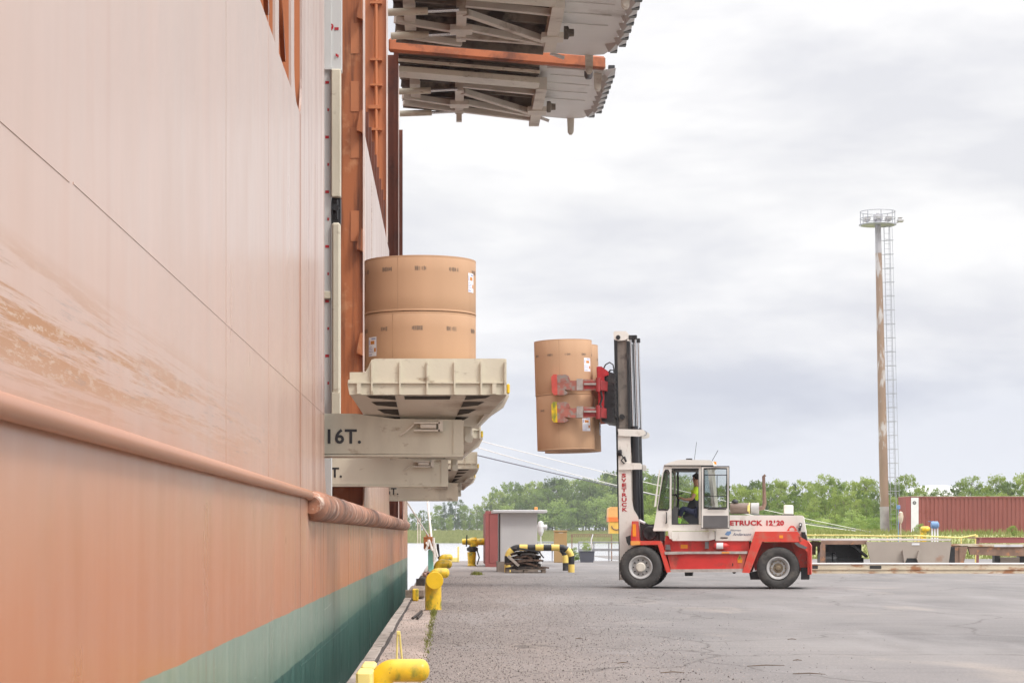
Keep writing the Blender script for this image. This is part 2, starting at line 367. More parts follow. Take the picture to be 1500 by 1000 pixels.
def mat_hull():
    m = bpy.data.materials.new('salmon hull paint'); m.use_nodes = True; t = m.node_tree; L = t.links; b = t.nodes['Principled BSDF']
    g = t.nodes.new('ShaderNodeNewGeometry'); s = t.nodes.new('ShaderNodeSeparateXYZ'); L.new(g.outputs['Position'], s.inputs[0])
    def noise(st, sc_=1., det=4, ro=.5, dis=0, loc=(0, 0, 0)):
        mp = t.nodes.new('ShaderNodeMapping'); mp.inputs['Scale'].default_value = st; mp.inputs['Location'].default_value = loc; L.new(g.outputs['Position'], mp.inputs[0])
        n = t.nodes.new('ShaderNodeTexNoise'); n.inputs['Scale'].default_value = sc_; n.inputs['Detail'].default_value = det; n.inputs['Roughness'].default_value = ro; n.inputs['Distortion'].default_value = dis
        L.new(mp.outputs[0], n.inputs[0]); return n.outputs[0]
    def mth(op, a, b_, c=None):
        n = t.nodes.new('ShaderNodeMath'); n.operation = op
        for i, q in enumerate((a, b_, c)):
            if q is None: continue
            if isinstance(q, (int, float)): n.inputs[i].default_value = q
            else: L.new(q, n.inputs[i])
        return n.outputs[0]
    def rp(v, pts): r = ramp(t, pts); L.new(v, r.inputs[0]); return r.outputs[0]
    def mix(f, a, c, mode='MIX'):
        x = t.nodes.new('ShaderNodeMix'); x.data_type = 'RGBA'; x.blend_type = mode
        if isinstance(f, (int, float)): x.inputs[0].default_value = f
        else: L.new(f, x.inputs[0])
        for i, q in ((6, a), (7, c)):
            if isinstance(q, tuple): x.inputs[i].default_value = (*q, 1)
            else: L.new(q, x.inputs[i])
        return x.outputs[2]
    Z = s.outputs['Z']; Y = s.outputs['Y']
    # faded paint, sky reflection put into its colour above the belt, stronger orange below
    big = noise((0, .25, .5), 1.0, 3)
    zz = mth('MULTIPLY_ADD', big, 1.2, Z)
    base = rp(mth('DIVIDE', zz, 8.), [(.08, (.46, .145, .045)), (.20, (.48, .18, .075)), (.29, (.50, .255, .15)), (.36, (.52, .345, .265)), (.55, (.52, .39, .33)), (.95, (.52, .42, .37))])
    st = noise((0, 2.6, .12), 1.0, 4, .5)
    base = mix(rp(st, [(.35, 0.), (.75, .16)]), base, (.68, .40, .30))
    st2 = noise((0, 3, .08), 1.0, 4, .6, 0, (0, 3, 5))
    base = mix(rp(st2, [(.56, 0.), (.80, .22)]), base, (.40, .13, .055))
    # scraped belt with bare ochre patches running along the hull
    sc1 = noise((0, .13, 6), 1.0, 12, .74, .12)
    belt = mth('MULTIPLY', mth('SUBTRACT', 1, mth('MINIMUM', mth('ABSOLUTE', mth('SUBTRACT', Z, 2.30), 0), 9)), 1)
    zb = t.nodes.new('ShaderNodeMapRange'); L.new(mth('ABSOLUTE', mth('SUBTRACT', Z, 2.24), 0), zb.inputs[0]); zb.inputs[1].default_value = .05; zb.inputs[2].default_value = .34; zb.inputs[3].default_value = 1; zb.inputs[4].default_value = 0
    yb = t.nodes.new('ShaderNodeMapRange'); L.new(Y, yb.inputs[0]); yb.inputs[1].default_value = 9; yb.inputs[2].default_value = 22; yb.inputs[3].default_value = 1; yb.inputs[4].default_value = 0
    fb = mth('MULTIPLY', mth('MULTIPLY', zb.outputs[0], yb.outputs[0]), rp(sc1, [(.47, 0.), (.53, 1.)]))
    base = mix(mth('MULTIPLY', fb, .85), base, (.40, .20, .09))
    sc2 = noise((0, .35, 16), 1.0, 12, .78, .1, (0, 7, 2))
    fb2 = mth('MULTIPLY', zb.outputs[0], rp(sc2, [(.60, 0.), (.64, 1.)]))
    base = mix(mth('MULTIPLY', fb2, .75), base, (.22, .18, .16))
    sc3 = noise((0, 1.1, 3.4), 1.0, 6, .72, .3, (0, 1, 9))
    base = mix(rp(sc3, [(.73, 0.), (.76, .7)]), base, (.25, .16, .12))
    # rust weeping under the fender
    yf = t.nodes.new('ShaderNodeMapRange'); L.new(Y, yf.inputs[0]); yf.inputs[1].default_value = 22; yf.inputs[2].default_value = 27; yf.inputs[3].default_value = 0; yf.inputs[4].default_value = 1
    rs = noise((0, 3.2, .22), 1.0, 6, .7, 0, (0, 0, 2))
    base = mix(mth('MULTIPLY', yf.outputs[0], rp(rs, [(.48, 0.), (.66, .85)])), base, (.27, .09, .05))
    yb2 = t.nodes.new('ShaderNodeMapRange'); L.new(mth('ABSOLUTE', mth('SUBTRACT', mth('MULTIPLY_ADD', noise((0, 0, .8), 1.0, 4), .12, Y), 24.35), 0), yb2.inputs[0]); yb2.inputs[1].default_value = .02; yb2.inputs[2].default_value = .28; yb2.inputs[3].default_value = .75; yb2.inputs[4].default_value = 0
    base = mix(yb2.outputs[0], base, (.36, .15, .08))
    yb3 = t.nodes.new('ShaderNodeMapRange'); L.new(mth('ABSOLUTE', mth('SUBTRACT', mth('MULTIPLY_ADD', noise((0, 2, 5), 1.0, 6, .8), .5, Y), 47.25), 0), yb3.inputs[0]); yb3.inputs[1].default_value = .12; yb3.inputs[2].default_value = .22; yb3.inputs[3].default_value = .8; yb3.inputs[4].default_value = 0
    ring_ = mix(yb3.outputs[0], base, (.55, .42, .34)); base = mix(mth('MULTIPLY', yb3.outputs[0], rp(noise((0, 6, 6), 1.0, 6, .8), [(.5, 0.), (.56, 1.)])), ring_, (.20, .08, .04))
    # boot top: green, then dark green
    wob = mth('MULTIPLY_ADD', noise((0, .7, 0), 1.0, 5, .7), .05, Z)
    lv = mth('MULTIPLY_ADD', Y, .0014, wob)
    green = mix(rp(noise((0, 6, .5), 1.0, 6, .6), [(.3, 0.), (.75, 1.)]), (.16, .26, .20), (.25, .33, .265))
    yg = t.nodes.new('ShaderNodeMapRange'); L.new(Y, yg.inputs[0]); yg.inputs[1].default_value = 23; yg.inputs[2].default_value = 30; yg.inputs[3].default_value = 0; yg.inputs[4].default_value = .65
    green = mix(yg.outputs[0], green, (.085, .18, .145))
    green = mix(rp(noise((0, 2.5, .4), 1.0, 5, .7, 0, (0, 4, 0)), [(.58, 0.), (.72, .7)]), green, (.20, .13, .09))
    dark = mix(rp(noise((0, 2, 1.5), 1.0, 6, .7), [(.35, 0.), (.7, 1.)]), (.035, .10, .085), (.085, .20, .17))
    dark = mix(rp(noise((0, 1.5, .5), 1.0, 6, .7, 0, (0, 9, 0)), [(.6, 0.), (.7, .8)]), dark, (.10, .07, .05))
    f1 = rp(mth('SUBTRACT', lv, .17), [(.499, 1.), (.503, 0.)]); base = mix(f1, base, green)
    f2 = rp(mth('SUBTRACT', wob, -.44), [(.49, 1.), (.50, 0.)]); base = mix(f2, base, dark)
    scr = noise((0, .35, 14), 1.0, 6, .6, .5, (0, 2, 4)); f3 = mth('MULTIPLY', f1, rp(scr, [(.685, 0.), (.70, .8)])); base = mix(f3, base, (.5, .6, .52))
    chip = noise((0, 3.5, 30), 1.0, 8, .8, 0, (0, 6, 1)); base = mix(mth('MULTIPLY', fb, rp(chip, [(.52, 0.), (.56, .75)])), base, (.58, .45, .36))
    chip2 = noise((0, 1.2, 26), 1.0, 8, .8, 0, (0, 2, 6)); base = mix(mth('MULTIPLY', zb.outputs[0], rp(chip2, [(.57, 0.), (.60, .65)])), base, (.30, .21, .17))
    L.new(base, b.inputs['Base Color'])
    rg = mth('MULTIPLY_ADD', fb, .4, rp(noise((0, 1.5, .5), 1.0, 3), [(.3, .27), (.7, .38)])); L.new(rg, b.inputs['Roughness'])
    b.inputs['Specular IOR Level'].default_value = .5
    bp = t.nodes.new('ShaderNodeBump'); bp.inputs['Strength'].default_value = .35; bp.inputs['Distance'].default_value = .05
    L.new(mth('MULTIPLY_ADD', mth('SINE', mth('MULTIPLY', Y, 8.2), 0), .02, noise((0, .55, .5), 1.0, 4, .5)), bp.inputs['Height']); L.new(bp.outputs[0], b.inputs['Normal'])
    return m
m_hull = mat_hull()
m_strake = mat('worn strake paint', (.44, .20, .11), .36, var=.1, scale=1.2, stretch=(1, .2, 1), col2=(.42, .18, .10), c2scale=2, c2lo=.55, c2hi=.7, c2stretch=(1, .2, 1))
m_fender = mat('scuffed rusty fender', (.40, .18, .105), .6, var=.25, scale=2.5, stretch=(1, .8, 1), col2=(.17, .08, .05), c2scale=2.6, c2lo=.46, c2hi=.58, c2stretch=(1, .9, 1), col3=(.62, .47, .38), c3scale=5, c3lo=.56, c3hi=.62, bump=.5, bscale=9)

def mat_ground():
    m = bpy.data.materials.new('dusty worn asphalt'); m.use_nodes = True; t = m.node_tree; L = t.links; b = t.nodes['Principled BSDF']
    g = t.nodes.new('ShaderNodeNewGeometry')
    def noise(st, sc_=1., det=4, ro=.5, dis=0, loc=(0, 0, 0)):
        mp = t.nodes.new('ShaderNodeMapping'); mp.inputs['Scale'].default_value = st; mp.inputs['Location'].default_value = loc; L.new(g.outputs['Position'], mp.inputs[0])
        n = t.nodes.new('ShaderNodeTexNoise'); n.inputs['Scale'].default_value = sc_; n.inputs['Detail'].default_value = det; n.inputs['Roughness'].default_value = ro; n.inputs['Distortion'].default_value = dis
        L.new(mp.outputs[0], n.inputs[0]); return n.outputs[0]
    def rp(v, pts): r = ramp(t, pts); L.new(v, r.inputs[0]); return r.outputs[0]
    def mix(f, a, c, mode='MIX'):
        x = t.nodes.new('ShaderNodeMix'); x.data_type = 'RGBA'; x.blend_type = mode
        if isinstance(f, (int, float)): x.inputs[0].default_value = f
        else: L.new(f, x.inputs[0])
        for i, q in ((6, a), (7, c)):
            if isinstance(q, tuple): x.inputs[i].default_value = (*q, 1)
            else: L.new(q, x.inputs[i])
        return x.outputs[2]
    base = rp(noise((.3, .12, 0), 1, 5, .6, .5), [(.34, (.145, .137, .135)), (.66, (.225, .210, .203))])
    base = mix(rp(noise((.10, .6, 0), 1, 4, .6, .4, (4, 2, 0)), [(.50, 0.), (.66, .55)]), base, (.20, .185, .185))   # long tyre tracks
    base = mix(rp(noise((.05, 2.2, 0), 1, 5, .6, .3, (1, 7, 0)), [(.56, 0.), (.66, .4)]), base, (.16, .15, .15))
    base = mix(rp(noise((.5, .2, 0), 1, 6, .6, .6, (9, 2, 0)), [(.58, 0.), (.74, .5)]), base, (.36, .31, .265))  # dust
    s = t.nodes.new('ShaderNodeSeparateXYZ'); L.new(g.outputs['Position'], s.inputs[0])
    lf = t.nodes.new('ShaderNodeMapRange'); L.new(s.outputs['X'], lf.inputs[0]); lf.inputs[1].default_value = .5; lf.inputs[2].default_value = 5; lf.inputs[3].default_value = 1; lf.inputs[4].default_value = .4
    sp = rp(noise((24, 14, 24), 1, 3, .8), [(.555, 0.), (.63, .8)])
    q = t.nodes.new('ShaderNodeMath'); q.operation = 'MULTIPLY'; L.new(sp, q.inputs[0]); L.new(lf.outputs[0], q.inputs[1])
    base = mix(q.outputs[0], base, (.09, .075, .07))
    sp2 = rp(noise((30, 18, 30), 1, 3, .8, 0, (5, 5, 5)), [(.56, 0.), (.64, .7)])
    q2 = t.nodes.new('ShaderNodeMath'); q2.operation = 'MULTIPLY'; L.new(sp2, q2.inputs[0]); L.new(lf.outputs[0], q2.inputs[1])
    base = mix(q2.outputs[0], base, (.46, .40, .36))
    base = mix(rp(noise((2.2, .8, 0), 1, 8, .75, .2, (3, 3, 0)), [(.62, 0.), (.72, .5)]), base, (.13, .11, .10))
    lb_ = t.nodes.new('ShaderNodeMapRange'); L.new(s.outputs['X'], lb_.inputs[0]); lb_.inputs[1].default_value = 1.0; lb_.inputs[2].default_value = 3.4; lb_.inputs[3].default_value = .42; lb_.inputs[4].default_value = 0
    base = mix(lb_.outputs[0], base, (.215, .165, .14))
    mpv = t.nodes.new('ShaderNodeMapping'); mpv.inputs['Scale'].default_value = (.22, .14, 0); L.new(g.outputs['Position'], mpv.inputs[0])
    wv = t.nodes.new('ShaderNodeTexNoise'); wv.inputs['Scale'].default_value = 2.5; wv.inputs['Detail'].default_value = 5; L.new(mpv.outputs[0], wv.inputs[0])
    av = t.nodes.new('ShaderNodeMix'); av.data_type = 'RGBA'; av.blend_type = 'ADD'; av.inputs[0].default_value = .35; L.new(mpv.outputs[0], av.inputs[6]); L.new(wv.outputs['Color'], av.inputs[7])
    vo = t.nodes.new('ShaderNodeTexVoronoi'); vo.feature = 'DISTANCE_TO_EDGE'; vo.inputs['Scale'].default_value = 1.0; L.new(av.outputs[2], vo.inputs['Vector'])
    base = mix(rp(vo.outputs['Distance'], [(.0, .7), (.007, 0.)]), base, (.07, .06, .055))
    base = mix(rp(noise((.45, .35, 0), 1, 4, .5, .2, (12, 5, 0)), [(.70, 0.), (.76, .5)]), base, (.10, .09, .085))     # oil
    base = mix(rp(noise((.6, .12, 0), 1, 5, .6, .3, (2, 15, 0)), [(.54, 0.), (.68, .4)]), base, (.29, .275, .27))
    L.new(base, b.inputs['Base Color']); b.inputs['Roughness'].default_value = .8; b.inputs['Specular IOR Level'].default_value = .3
    bp = t.nodes.new('ShaderNodeBump'); bp.inputs['Strength'].default_value = .5; bp.inputs['Distance'].default_value = .012
    L.new(noise((30, 30, 30), 1, 3, .6), bp.inputs['Height']); L.new(bp.outputs[0], b.inputs['Normal'])
    return m
m_ground = mat_ground()
m_conc = mat('pinkish quay concrete', (.36, .285, .245), .9, var=.14, scale=1.2, stretch=(1, .5, 1), col2=(.14, .11, .095), c2scale=18, c2lo=.62, c2hi=.7, col3=(.27, .23, .20), c3scale=2, c3lo=.5, c3hi=.65, bump=.6, bscale=30)
m_kerb = mat('grey quay edge', (.33, .285, .25), .9, var=.18, scale=2, stretch=(1, .4, 1), col2=(.17, .145, .125), c2scale=5, c2lo=.52, c2hi=.66, c2stretch=(1, .4, 1), bump=.5, bscale=22)
m_land = mat('grassy bank', (.27, .30, .11), .95, var=.25, scale=.05, col2=(.34, .30, .16), c2scale=.08, c2lo=.45, c2hi=.6, c2stretch=(.3, 1, 1))
def mat_water():
    m = bpy.data.materials.new('pale river water'); m.use_nodes = True; t = m.node_tree; b = t.nodes['Principled BSDF']
    b.inputs['Base Color'].default_value = (.42, .42, .44, 1); b.inputs['Roughness'].default_value = .18; b.inputs['Specular IOR Level'].default_value = .8
    g = t.nodes.new('ShaderNodeNewGeometry'); n = t.nodes.new('ShaderNodeTexNoise'); n.inputs['Scale'].default_value = 1.4; n.inputs['Detail'].default_value = 4
    t.links.new(g.outputs['Position'], n.inputs[0]); bp = t.nodes.new('ShaderNodeBump'); bp.inputs['Strength'].default_value = .6; bp.inputs['Distance'].default_value = .15
    t.links.new(n.outputs[0], bp.inputs['Height']); t.links.new(bp.outputs[0], b.inputs['Normal']); return m
m_water = mat_water()

# ------------------------------------------------------------ setting
def structure(name, mb, m, kind='structure', smooth=False):
    o = build(name, mb, m, None, (0, 0, 0), smooth); o['kind'] = kind; return o
QE = 120.0     # quay end
g = MB(); g.add([(-.25, -8, 0), (220, -8, 0), (220, 150, 0), (9.5, 150, 0), (9.5, QE, 0), (-.25, QE, 0)], [(0, 1, 2, 3, 4, 5)])
structure('quay_ground', g, m_ground)
g = MB(); g.box(-.80, -.25, -8, QE, -2.4, -.004)
structure('quay_concrete_strip', g, m_conc)
g = MB(); g.box(9.5, -.2499, QE, QE+.3, -2.5, -.02)
structure('quay_end_wall', g, m_conc)
random.seed(3)
g = MB(); y = -6.0
while y < QE:
    ln = random.uniform(2.6, 3.4); dz = random.uniform(-.004, .012)
    g.cbox(-.97+random.uniform(-.008, .008), -.825+random.uniform(-.006, .01), y, min(y+ln-.03, QE), -2.4, .02+dz, .012); y += ln
structure('quay_edge_kerb', g, m_kerb)
g = MB(); g.add([(-2500, -200, -1.2), (2500, -200, -1.2), (2500, 4000, -1.2), (-2500, 4000, -1.2)], [(0, 1, 2, 3)])
structure('water', g, m_water)
# land: far bank on the left, nearer grassy embankment on the right
def land_h(u, Y):
    hr = -3.
    if Y > 690: hr = min(3.2, -1.6 + (Y-690)*.055)
    s = max(0, min(1, (u-262)/20.))
    hn = -3. if Y < 122 else min(1.5, -.6 + (Y-126)*.16)
    hl = -3*(1-s) + hn*s if hn > -3 else -3
    return max(hr, hl)
us = list(range(-400, 1300, 20)); Ys = [122, 124, 126, 130, 134, 138, 142, 150, 165, 185, 210, 250, 300, 400, 550, 680, 692, 700, 715, 735, 760, 800, 900, 1200, 2000, 3800]
vs = [(u*Y/F, Y, land_h(u, Y) + (random.uniform(-.1, .1) if Y > 150 else 0)) for Y in Ys for u in us]
fs = [(j*len(us)+i, j*len(us)+i+1, (j+1)*len(us)+i+1, (j+1)*len(us)+i) for j in range(len(Ys)-1) for i in range(len(us)-1)]
g = MB(); g.add(vs, fs); structure('terrain', g, m_land, smooth=True)

# loose stones and grit on the quay
random.seed(11)
for nm_, cnt, colr in (('dark', 26000, (.075, .06, .055)), ('pale', 20000, (.36, .31, .28))):
    g = MB()
    for k in range(cnt):
        D = 13 + 62*random.random()**1.7; X = -.78 + abs(random.gauss(0, .9 + .03*D)) * 1.25
        if X > 16 or (X > 3.2 and random.random() < .5): continue
        r = random.uniform(.003, .0085)*(1.7 if random.random() < .04 else 1)*(.8 if X < -.25 else 1); a = random.random()*6.3
        p = [(X+r*math.cos(a+i*2.1)*random.uniform(.7, 1.4), D+r*math.sin(a+i*2.1), .0) for i in range(3)]
        g.add(p + [(X, D, r*1.2)], [(0, 1, 3), (1, 2, 3), (2, 0, 3)])
    o = build('gravel', g, mat('grit '+nm_, colr, .9, var=.4, scale=3)); o['kind'] = 'stuff'
# twigs
g = MB()
for (px, py, a, ln) in ((1122, 976, .15, .42), (1185, 988, -.1, .32), (848, 936, .4, .1), (912, 972, .1, .12), (1160, 937, 0, .12), (985, 986, .1, .25), (1168, 968, 0, .1)):
    D = CZ*F/(py-VY); X = XP(px, D); g.tube([(X-ln/2, D-a*ln, .012), (X, D, .02), (X+ln/2, D+a*ln, .012)], [.004, .006, .003], 5)
o = build('twigs', g, mat('twig', (.12, .08, .05), .9)); o['kind'] = 'stuff'
# grass in the joint between concrete and asphalt
random.seed(5); g = MB()
for k in range(900):
    if random.random() < .55: D = random.gauss(33, 5.0)
    else: D = random.choice([random.gauss(39.5, .6), random.uniform(60, 110)])
    X = -.27 + random.gauss(0, .025 if D < 60 else .05); hh = random.uniform(.015, .06)*(1.6 if D > 38 else 1)
    a = random.random()*6.3; w_ = .006
    g.add([(X-w_*math.cos(a), D-w_*math.sin(a), 0), (X+w_*math.cos(a), D+w_*math.sin(a), 0), (X+random.gauss(0, .02), D+random.gauss(0, .02), hh)], [(0, 1, 2)])
for k in range(260):
    X = 1.0 + random.gauss(0, .10); D = 78 + random.gauss(0, .5); hh = random.uniform(.03, .16); a = random.random()*6.3
    g.add([(X-.012*math.cos(a), D-.012*math.sin(a), 0), (X+.012*math.cos(a), D+.012*math.sin(a), 0), (X+random.gauss(0, .05), D, hh)], [(0, 1, 2)])
o = build('joint_grass', g, mat('joint grass', (.16, .17, .03), .9, var=.4)); o['kind'] = 'stuff'

# ------------------------------------------------------------ ship
HX = -1.65
ship = Thing('cargo_ship', (-4, 45, -1.2), 'large salmon orange cargo ship with green boot top moored along the quay', 'ship')
h = MB()
h.box(HX-.025, HX, 1, 88, -2.2, 1.95)
# section near the camera, with a bulwark opening above z 6.1
OZ = 6.1
h.box(HX-.025, HX, 1, 29, 1.95, OZ)
h.box(HX-.025, HX, 1, 15, OZ, 22); h.box(HX-.025, HX, 24.6, 29, OZ, 22)
for (a, b_) in ((20.8, 21.25), (22.9, 23.35)): h.box(HX-.025, HX, a, b_, OZ, 22)
for (ya, yb, sgn) in ((24.6, 24.6, -1), (23.35, 23.35, 1)):
    r = .45; pts = [(ya, OZ)] + [(ya + sgn*(r - r*math.sin(t*PI/2/6)), OZ + r - r*math.cos(t*PI/2/6)) for t in range(7)]
    h.prismx(pts, HX-.025, HX-.001)
# between the bays: up to the bulwark top, then to the stern
h.box(HX-.025, HX, 43.1, 60.7, 1.95, 9.3)
h.box(HX-.025, HX, 81.5, 88, 1.95, 9.4)
for (ya, sg) in ((43.1, -1), (60.7, 1), (29, 1), (81.5, -1)):    # radiused lower corners of the bays
    r = .8; pts = [(ya, 1.95)] + [(ya + sg*(r - r*math.sin(t*PI/2/6)), 1.95 + r - r*math.cos(t*PI/2/6)) for t in range(7)]
    h.prismx(pts, HX-.025, HX-.001)
h.add([(HX, 88, -2.2), (HX, 88, 9.4), (-3.4, 92, -2.2), (-3.4, 92, 9.4), (-12, 97, -2.2), (-12, 97, 9.4)], [(0, 2, 3, 1), (2, 4, 5, 3)])
# weld seams, knuckles and frame lines
def seam_h(y0, y1, z0, z1, wd=.012): h.bar((HX+.000, y0, z0), (HX+.000, y1, z1), .006, wd)
def seam_v(yy, z0, z1, wd=.03): h.box(HX, HX+(.006 if wd > .08 else .0025), yy-wd/2, yy+wd/2, z0, z1)
seam_h(3, 9.5, 2.90, 2.955, .008); seam_h(9.6, 29, 2.965, 3.02, .009)
seam_v(24.35, -1.2, 6.1, .05); seam_v(27.0, -1.2, 6, .02)
for yy in (20.0, 16.2): seam_v(yy, 1.9, 8, .02)
for yy in (31.5, 36, 40.5, 44.2, 50.5, 54.5, 58.5, 66, 72, 77, 82): seam_v(yy, -1.2, 1.6, .04)
seam_v(47.0, -1.2, 9, .10); seam_v(28.9, -1.2, 1.9, .03); seam_v(28.96, 1.95, 20, .05)
seam_h(24.4, 88, -.05, -.08, .02)
hull = ship.part('hull', h, m_hull)
# rust blistered seam band
# inner structure: jambs, inner wall, decks
inn = MB()
inn.box(-6, HX-.026, 24.6, 24.75, 5.9, 20)
inn.box(-6, HX-.03, 59.0, 59.2, 1.96, 18.2); inn.box(-2.02, HX-.03, 72, 72.3, 1.96, 16.2)
inner = ship.part('jamb_wall', inn, m_orange)
inn = MB(); inn.box(-6, HX-.026, 43.1, 43.3, 1.96, 18); ship.part('jamb_wall', inn, m_jamb, label='rust streaked deep orange jamb wall')
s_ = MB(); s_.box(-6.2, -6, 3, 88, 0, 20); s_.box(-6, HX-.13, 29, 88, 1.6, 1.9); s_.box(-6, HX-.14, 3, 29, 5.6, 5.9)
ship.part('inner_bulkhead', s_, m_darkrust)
p_ = MB(); p_.box(-2.10, HX-.02, 71.9, 72.0, 1.96, 17.2); p_.box(-1.80, HX+.012, 71.7, 71.8, 1.96, 17.4); p_.box(-1.95, HX-.06, 81.4, 81.5, 1.96, 16.5)
ship.part('door_post', p_, m_darkrust)
e_ = MB(); e_.box(HX-.035, HX+.005, 43.0, 43.09, 1.96, 16); e_.box(HX-.03, HX+.012, 58.9, 58.99, 9.3, 18); e_.box(HX, HX+.03, 71.6, 71.69, 1.96, 16.8)
ship.part('seal_strip', e_, mat('pale seal strip', (.72, .60, .54), .5))
# ledge brackets and pads on the first jamb
b_ = MB()
for zc in (ZP(175, 43), ZP(348, 43), ZP(10, 43), ZP(500, 43)):
    b_.prism([(-1.80, zc-.24), (HX-.04, zc-.28), (HX-.04, zc+.16), (HX-.09, zc+.14), (-1.80, zc-.18)], 42.85, 43.09)
ship.part('jamb_bracket', b_, m_jamb)
b_ = MB()
for zc in (ZP(140, 43), ZP(208, 43), ZP(55, 43), ZP(330, 43)):
    b_.box(-1.93, -1.76, 43.085, 43.097, zc-.3, zc+.3)
ship.part('doubler_plate', b_, mat('patched orange paint', (.46, .17, .07), .5, var=.1))
# pipe with rungs on the wall of the second jamb
b_ = MB(); px_ = XP(551, 58.9); b_.cyl((px_, 58.85, 9.3), (px_, 58.85, 18), .045)
for pyy in (5, 88, 190, 125):
    zc = ZP(pyy, 58.9); b_.box(px_-.16, px_+.16, 58.8, 58.98, zc-.03, zc+.03)
b_.box(px_-.2, px_+.12, 58.8, 58.98, ZP(158, 58.9)-.04, ZP(158, 58.9)+.06)
ship.part('wall_pipe', b_, m_orange, smooth=True)
# stanchions standing on the bulwark
for k in range(9):
    b_ = MB(); yy = 44.2 + k*1.72; b_.box(HX-.11, HX-.03, yy, yy+.1, 9.3, 10.3); b_.prism([(HX-.11, 9.3), (HX-.32, 9.3), (HX-.11, 9.9)], yy+.03, yy+.07)
    ship.part('bulwark_stanchion', b_, m_darkrust)
# brackets inside the near bulwark opening
b_ = MB()
for yy in (18.6, 20.2, 22.3): b_.prism([(HX-.10, 6.1), (HX-.42, 6.1), (HX-.10, 7.0)], yy, yy+.05); b_.bar((HX-.12, yy, 7.6), (HX-.12, yy+1.1, 6.5), .05, .07)
ship.part('bulwark_bracket', b_, m_orange)
# rubbing strake and big fender roll
b_ = MB(); b_.tube([(HX+.06, y, 1.88) for y in (3, 8, 14, 20, 24.9)] + [(HX+.02, 25.6, 1.87)], .049, 16); ship.part('rubbing_strake', b_, m_strake, smooth=True)
def fender(y0, y1, z):
    b = MB(); n = 24; m = int((y1-y0)/.28); pts = []; rr = []
    random.seed(int(y0))
    for k in range(m+1):
        t = k/m; pts.append((HX+.05, y0+(y1-y0)*t, z)); e = min(k, m-k)
        rr.append((.10 if e == 0 else .165 if e == 1 else .18) * random.uniform(.965, 1.02))
    b.tube(pts, rr, n); return b
for (a, c) in ((25.6, 43.7), (44.3, 62.0), (62.3, 81.5)): ship.part('fender_roll', fender(a, c, 1.765), m_fender, smooth=True)
b_ = MB(); b_.cyl((HX+.05, 43.7, 1.765), (HX+.05, 44.3, 1.765), .12); ship.part('fender_joint', b_, m_orangerust, smooth=True)
# guide column of the first lift: grey plate with red marks, cream bar, hydraulic bits
GY = 33.0
b_ = MB(); b_.box(-2.2, XP(485, GY), GY, GY+.3, 1.9, 18); b_.box(XP(484.9, GY), XP(500, GY), GY+.02, GY+.3, ZP(102, GY), 18); b_.box(XP(474, GY), XP(499.5, GY), GY-.05, GY-.01, ZP(102, GY)-.01, ZP(100, GY))
gd = ship.part('lift_guide', b_, m_guide)
b_ = MB()
for k in range(-1, 16):
    yy = 121 + 40*k; big_ = k % 2 == 0
    if yy > 600: continue
    xr = 482 if yy > 100 else 494
    wpx = 5.5 if big_ else 2.4; b_.box(XP(xr-wpx, GY), XP(xr, GY), GY-.006, GY-.001, ZP(yy+2, GY), ZP(yy-2, GY))
for yy in (42, 82): b_.box(XP(490 if yy == 42 else 494, GY), XP(496, GY), GY+.012, GY+.018, ZP(yy+2, GY), ZP(yy-2, GY))
ship.part('draft_mark', b_, m_redmark, gd)
t9 = textmesh('9', .15, .002, .004); place(t9, Matrix.Translation((XP(481.5, GY), GY+.015, ZP(45, GY))) @ UPR); ship.part('draft_number', t9, m_redmark, gd)
b_ = MB(); b_.cbox(XP(485.5, GY), XP(499.5, GY), GY-.10, GY+.1, ZP(290, GY), ZP(103, GY), .015); b_.cbox(XP(486, GY), XP(499, GY), GY-.10, GY+.1, 2.9, ZP(327, GY), .03)
b_.cbox(XP(473, GY), XP(484.6, GY), GY-.06, GY-.01, ZP(438, GY), ZP(427, GY), .01); b_.cbox(XP(486, GY), XP(499, GY), GY-.12, GY-.1, ZP(607, GY), ZP(575, GY), .01)
ship.part('guide_bar', b_, m_cream)
b_ = MB(); cxx = XP(492, GY); b_.box(XP(486, GY), XP(499, GY), GY, GY+.2, ZP(327, GY), ZP(290, GY)); b_.cyl((cxx, GY-.1, ZP(305, GY)), (cxx, GY+.1, ZP(305, GY)), .05); b_.cyl((cxx+.02, GY-.08, ZP(322, GY)), (cxx+.02, GY-.08, ZP(294, GY)), .02)
ship.part('guide_roller', b_, m_black, smooth=True)

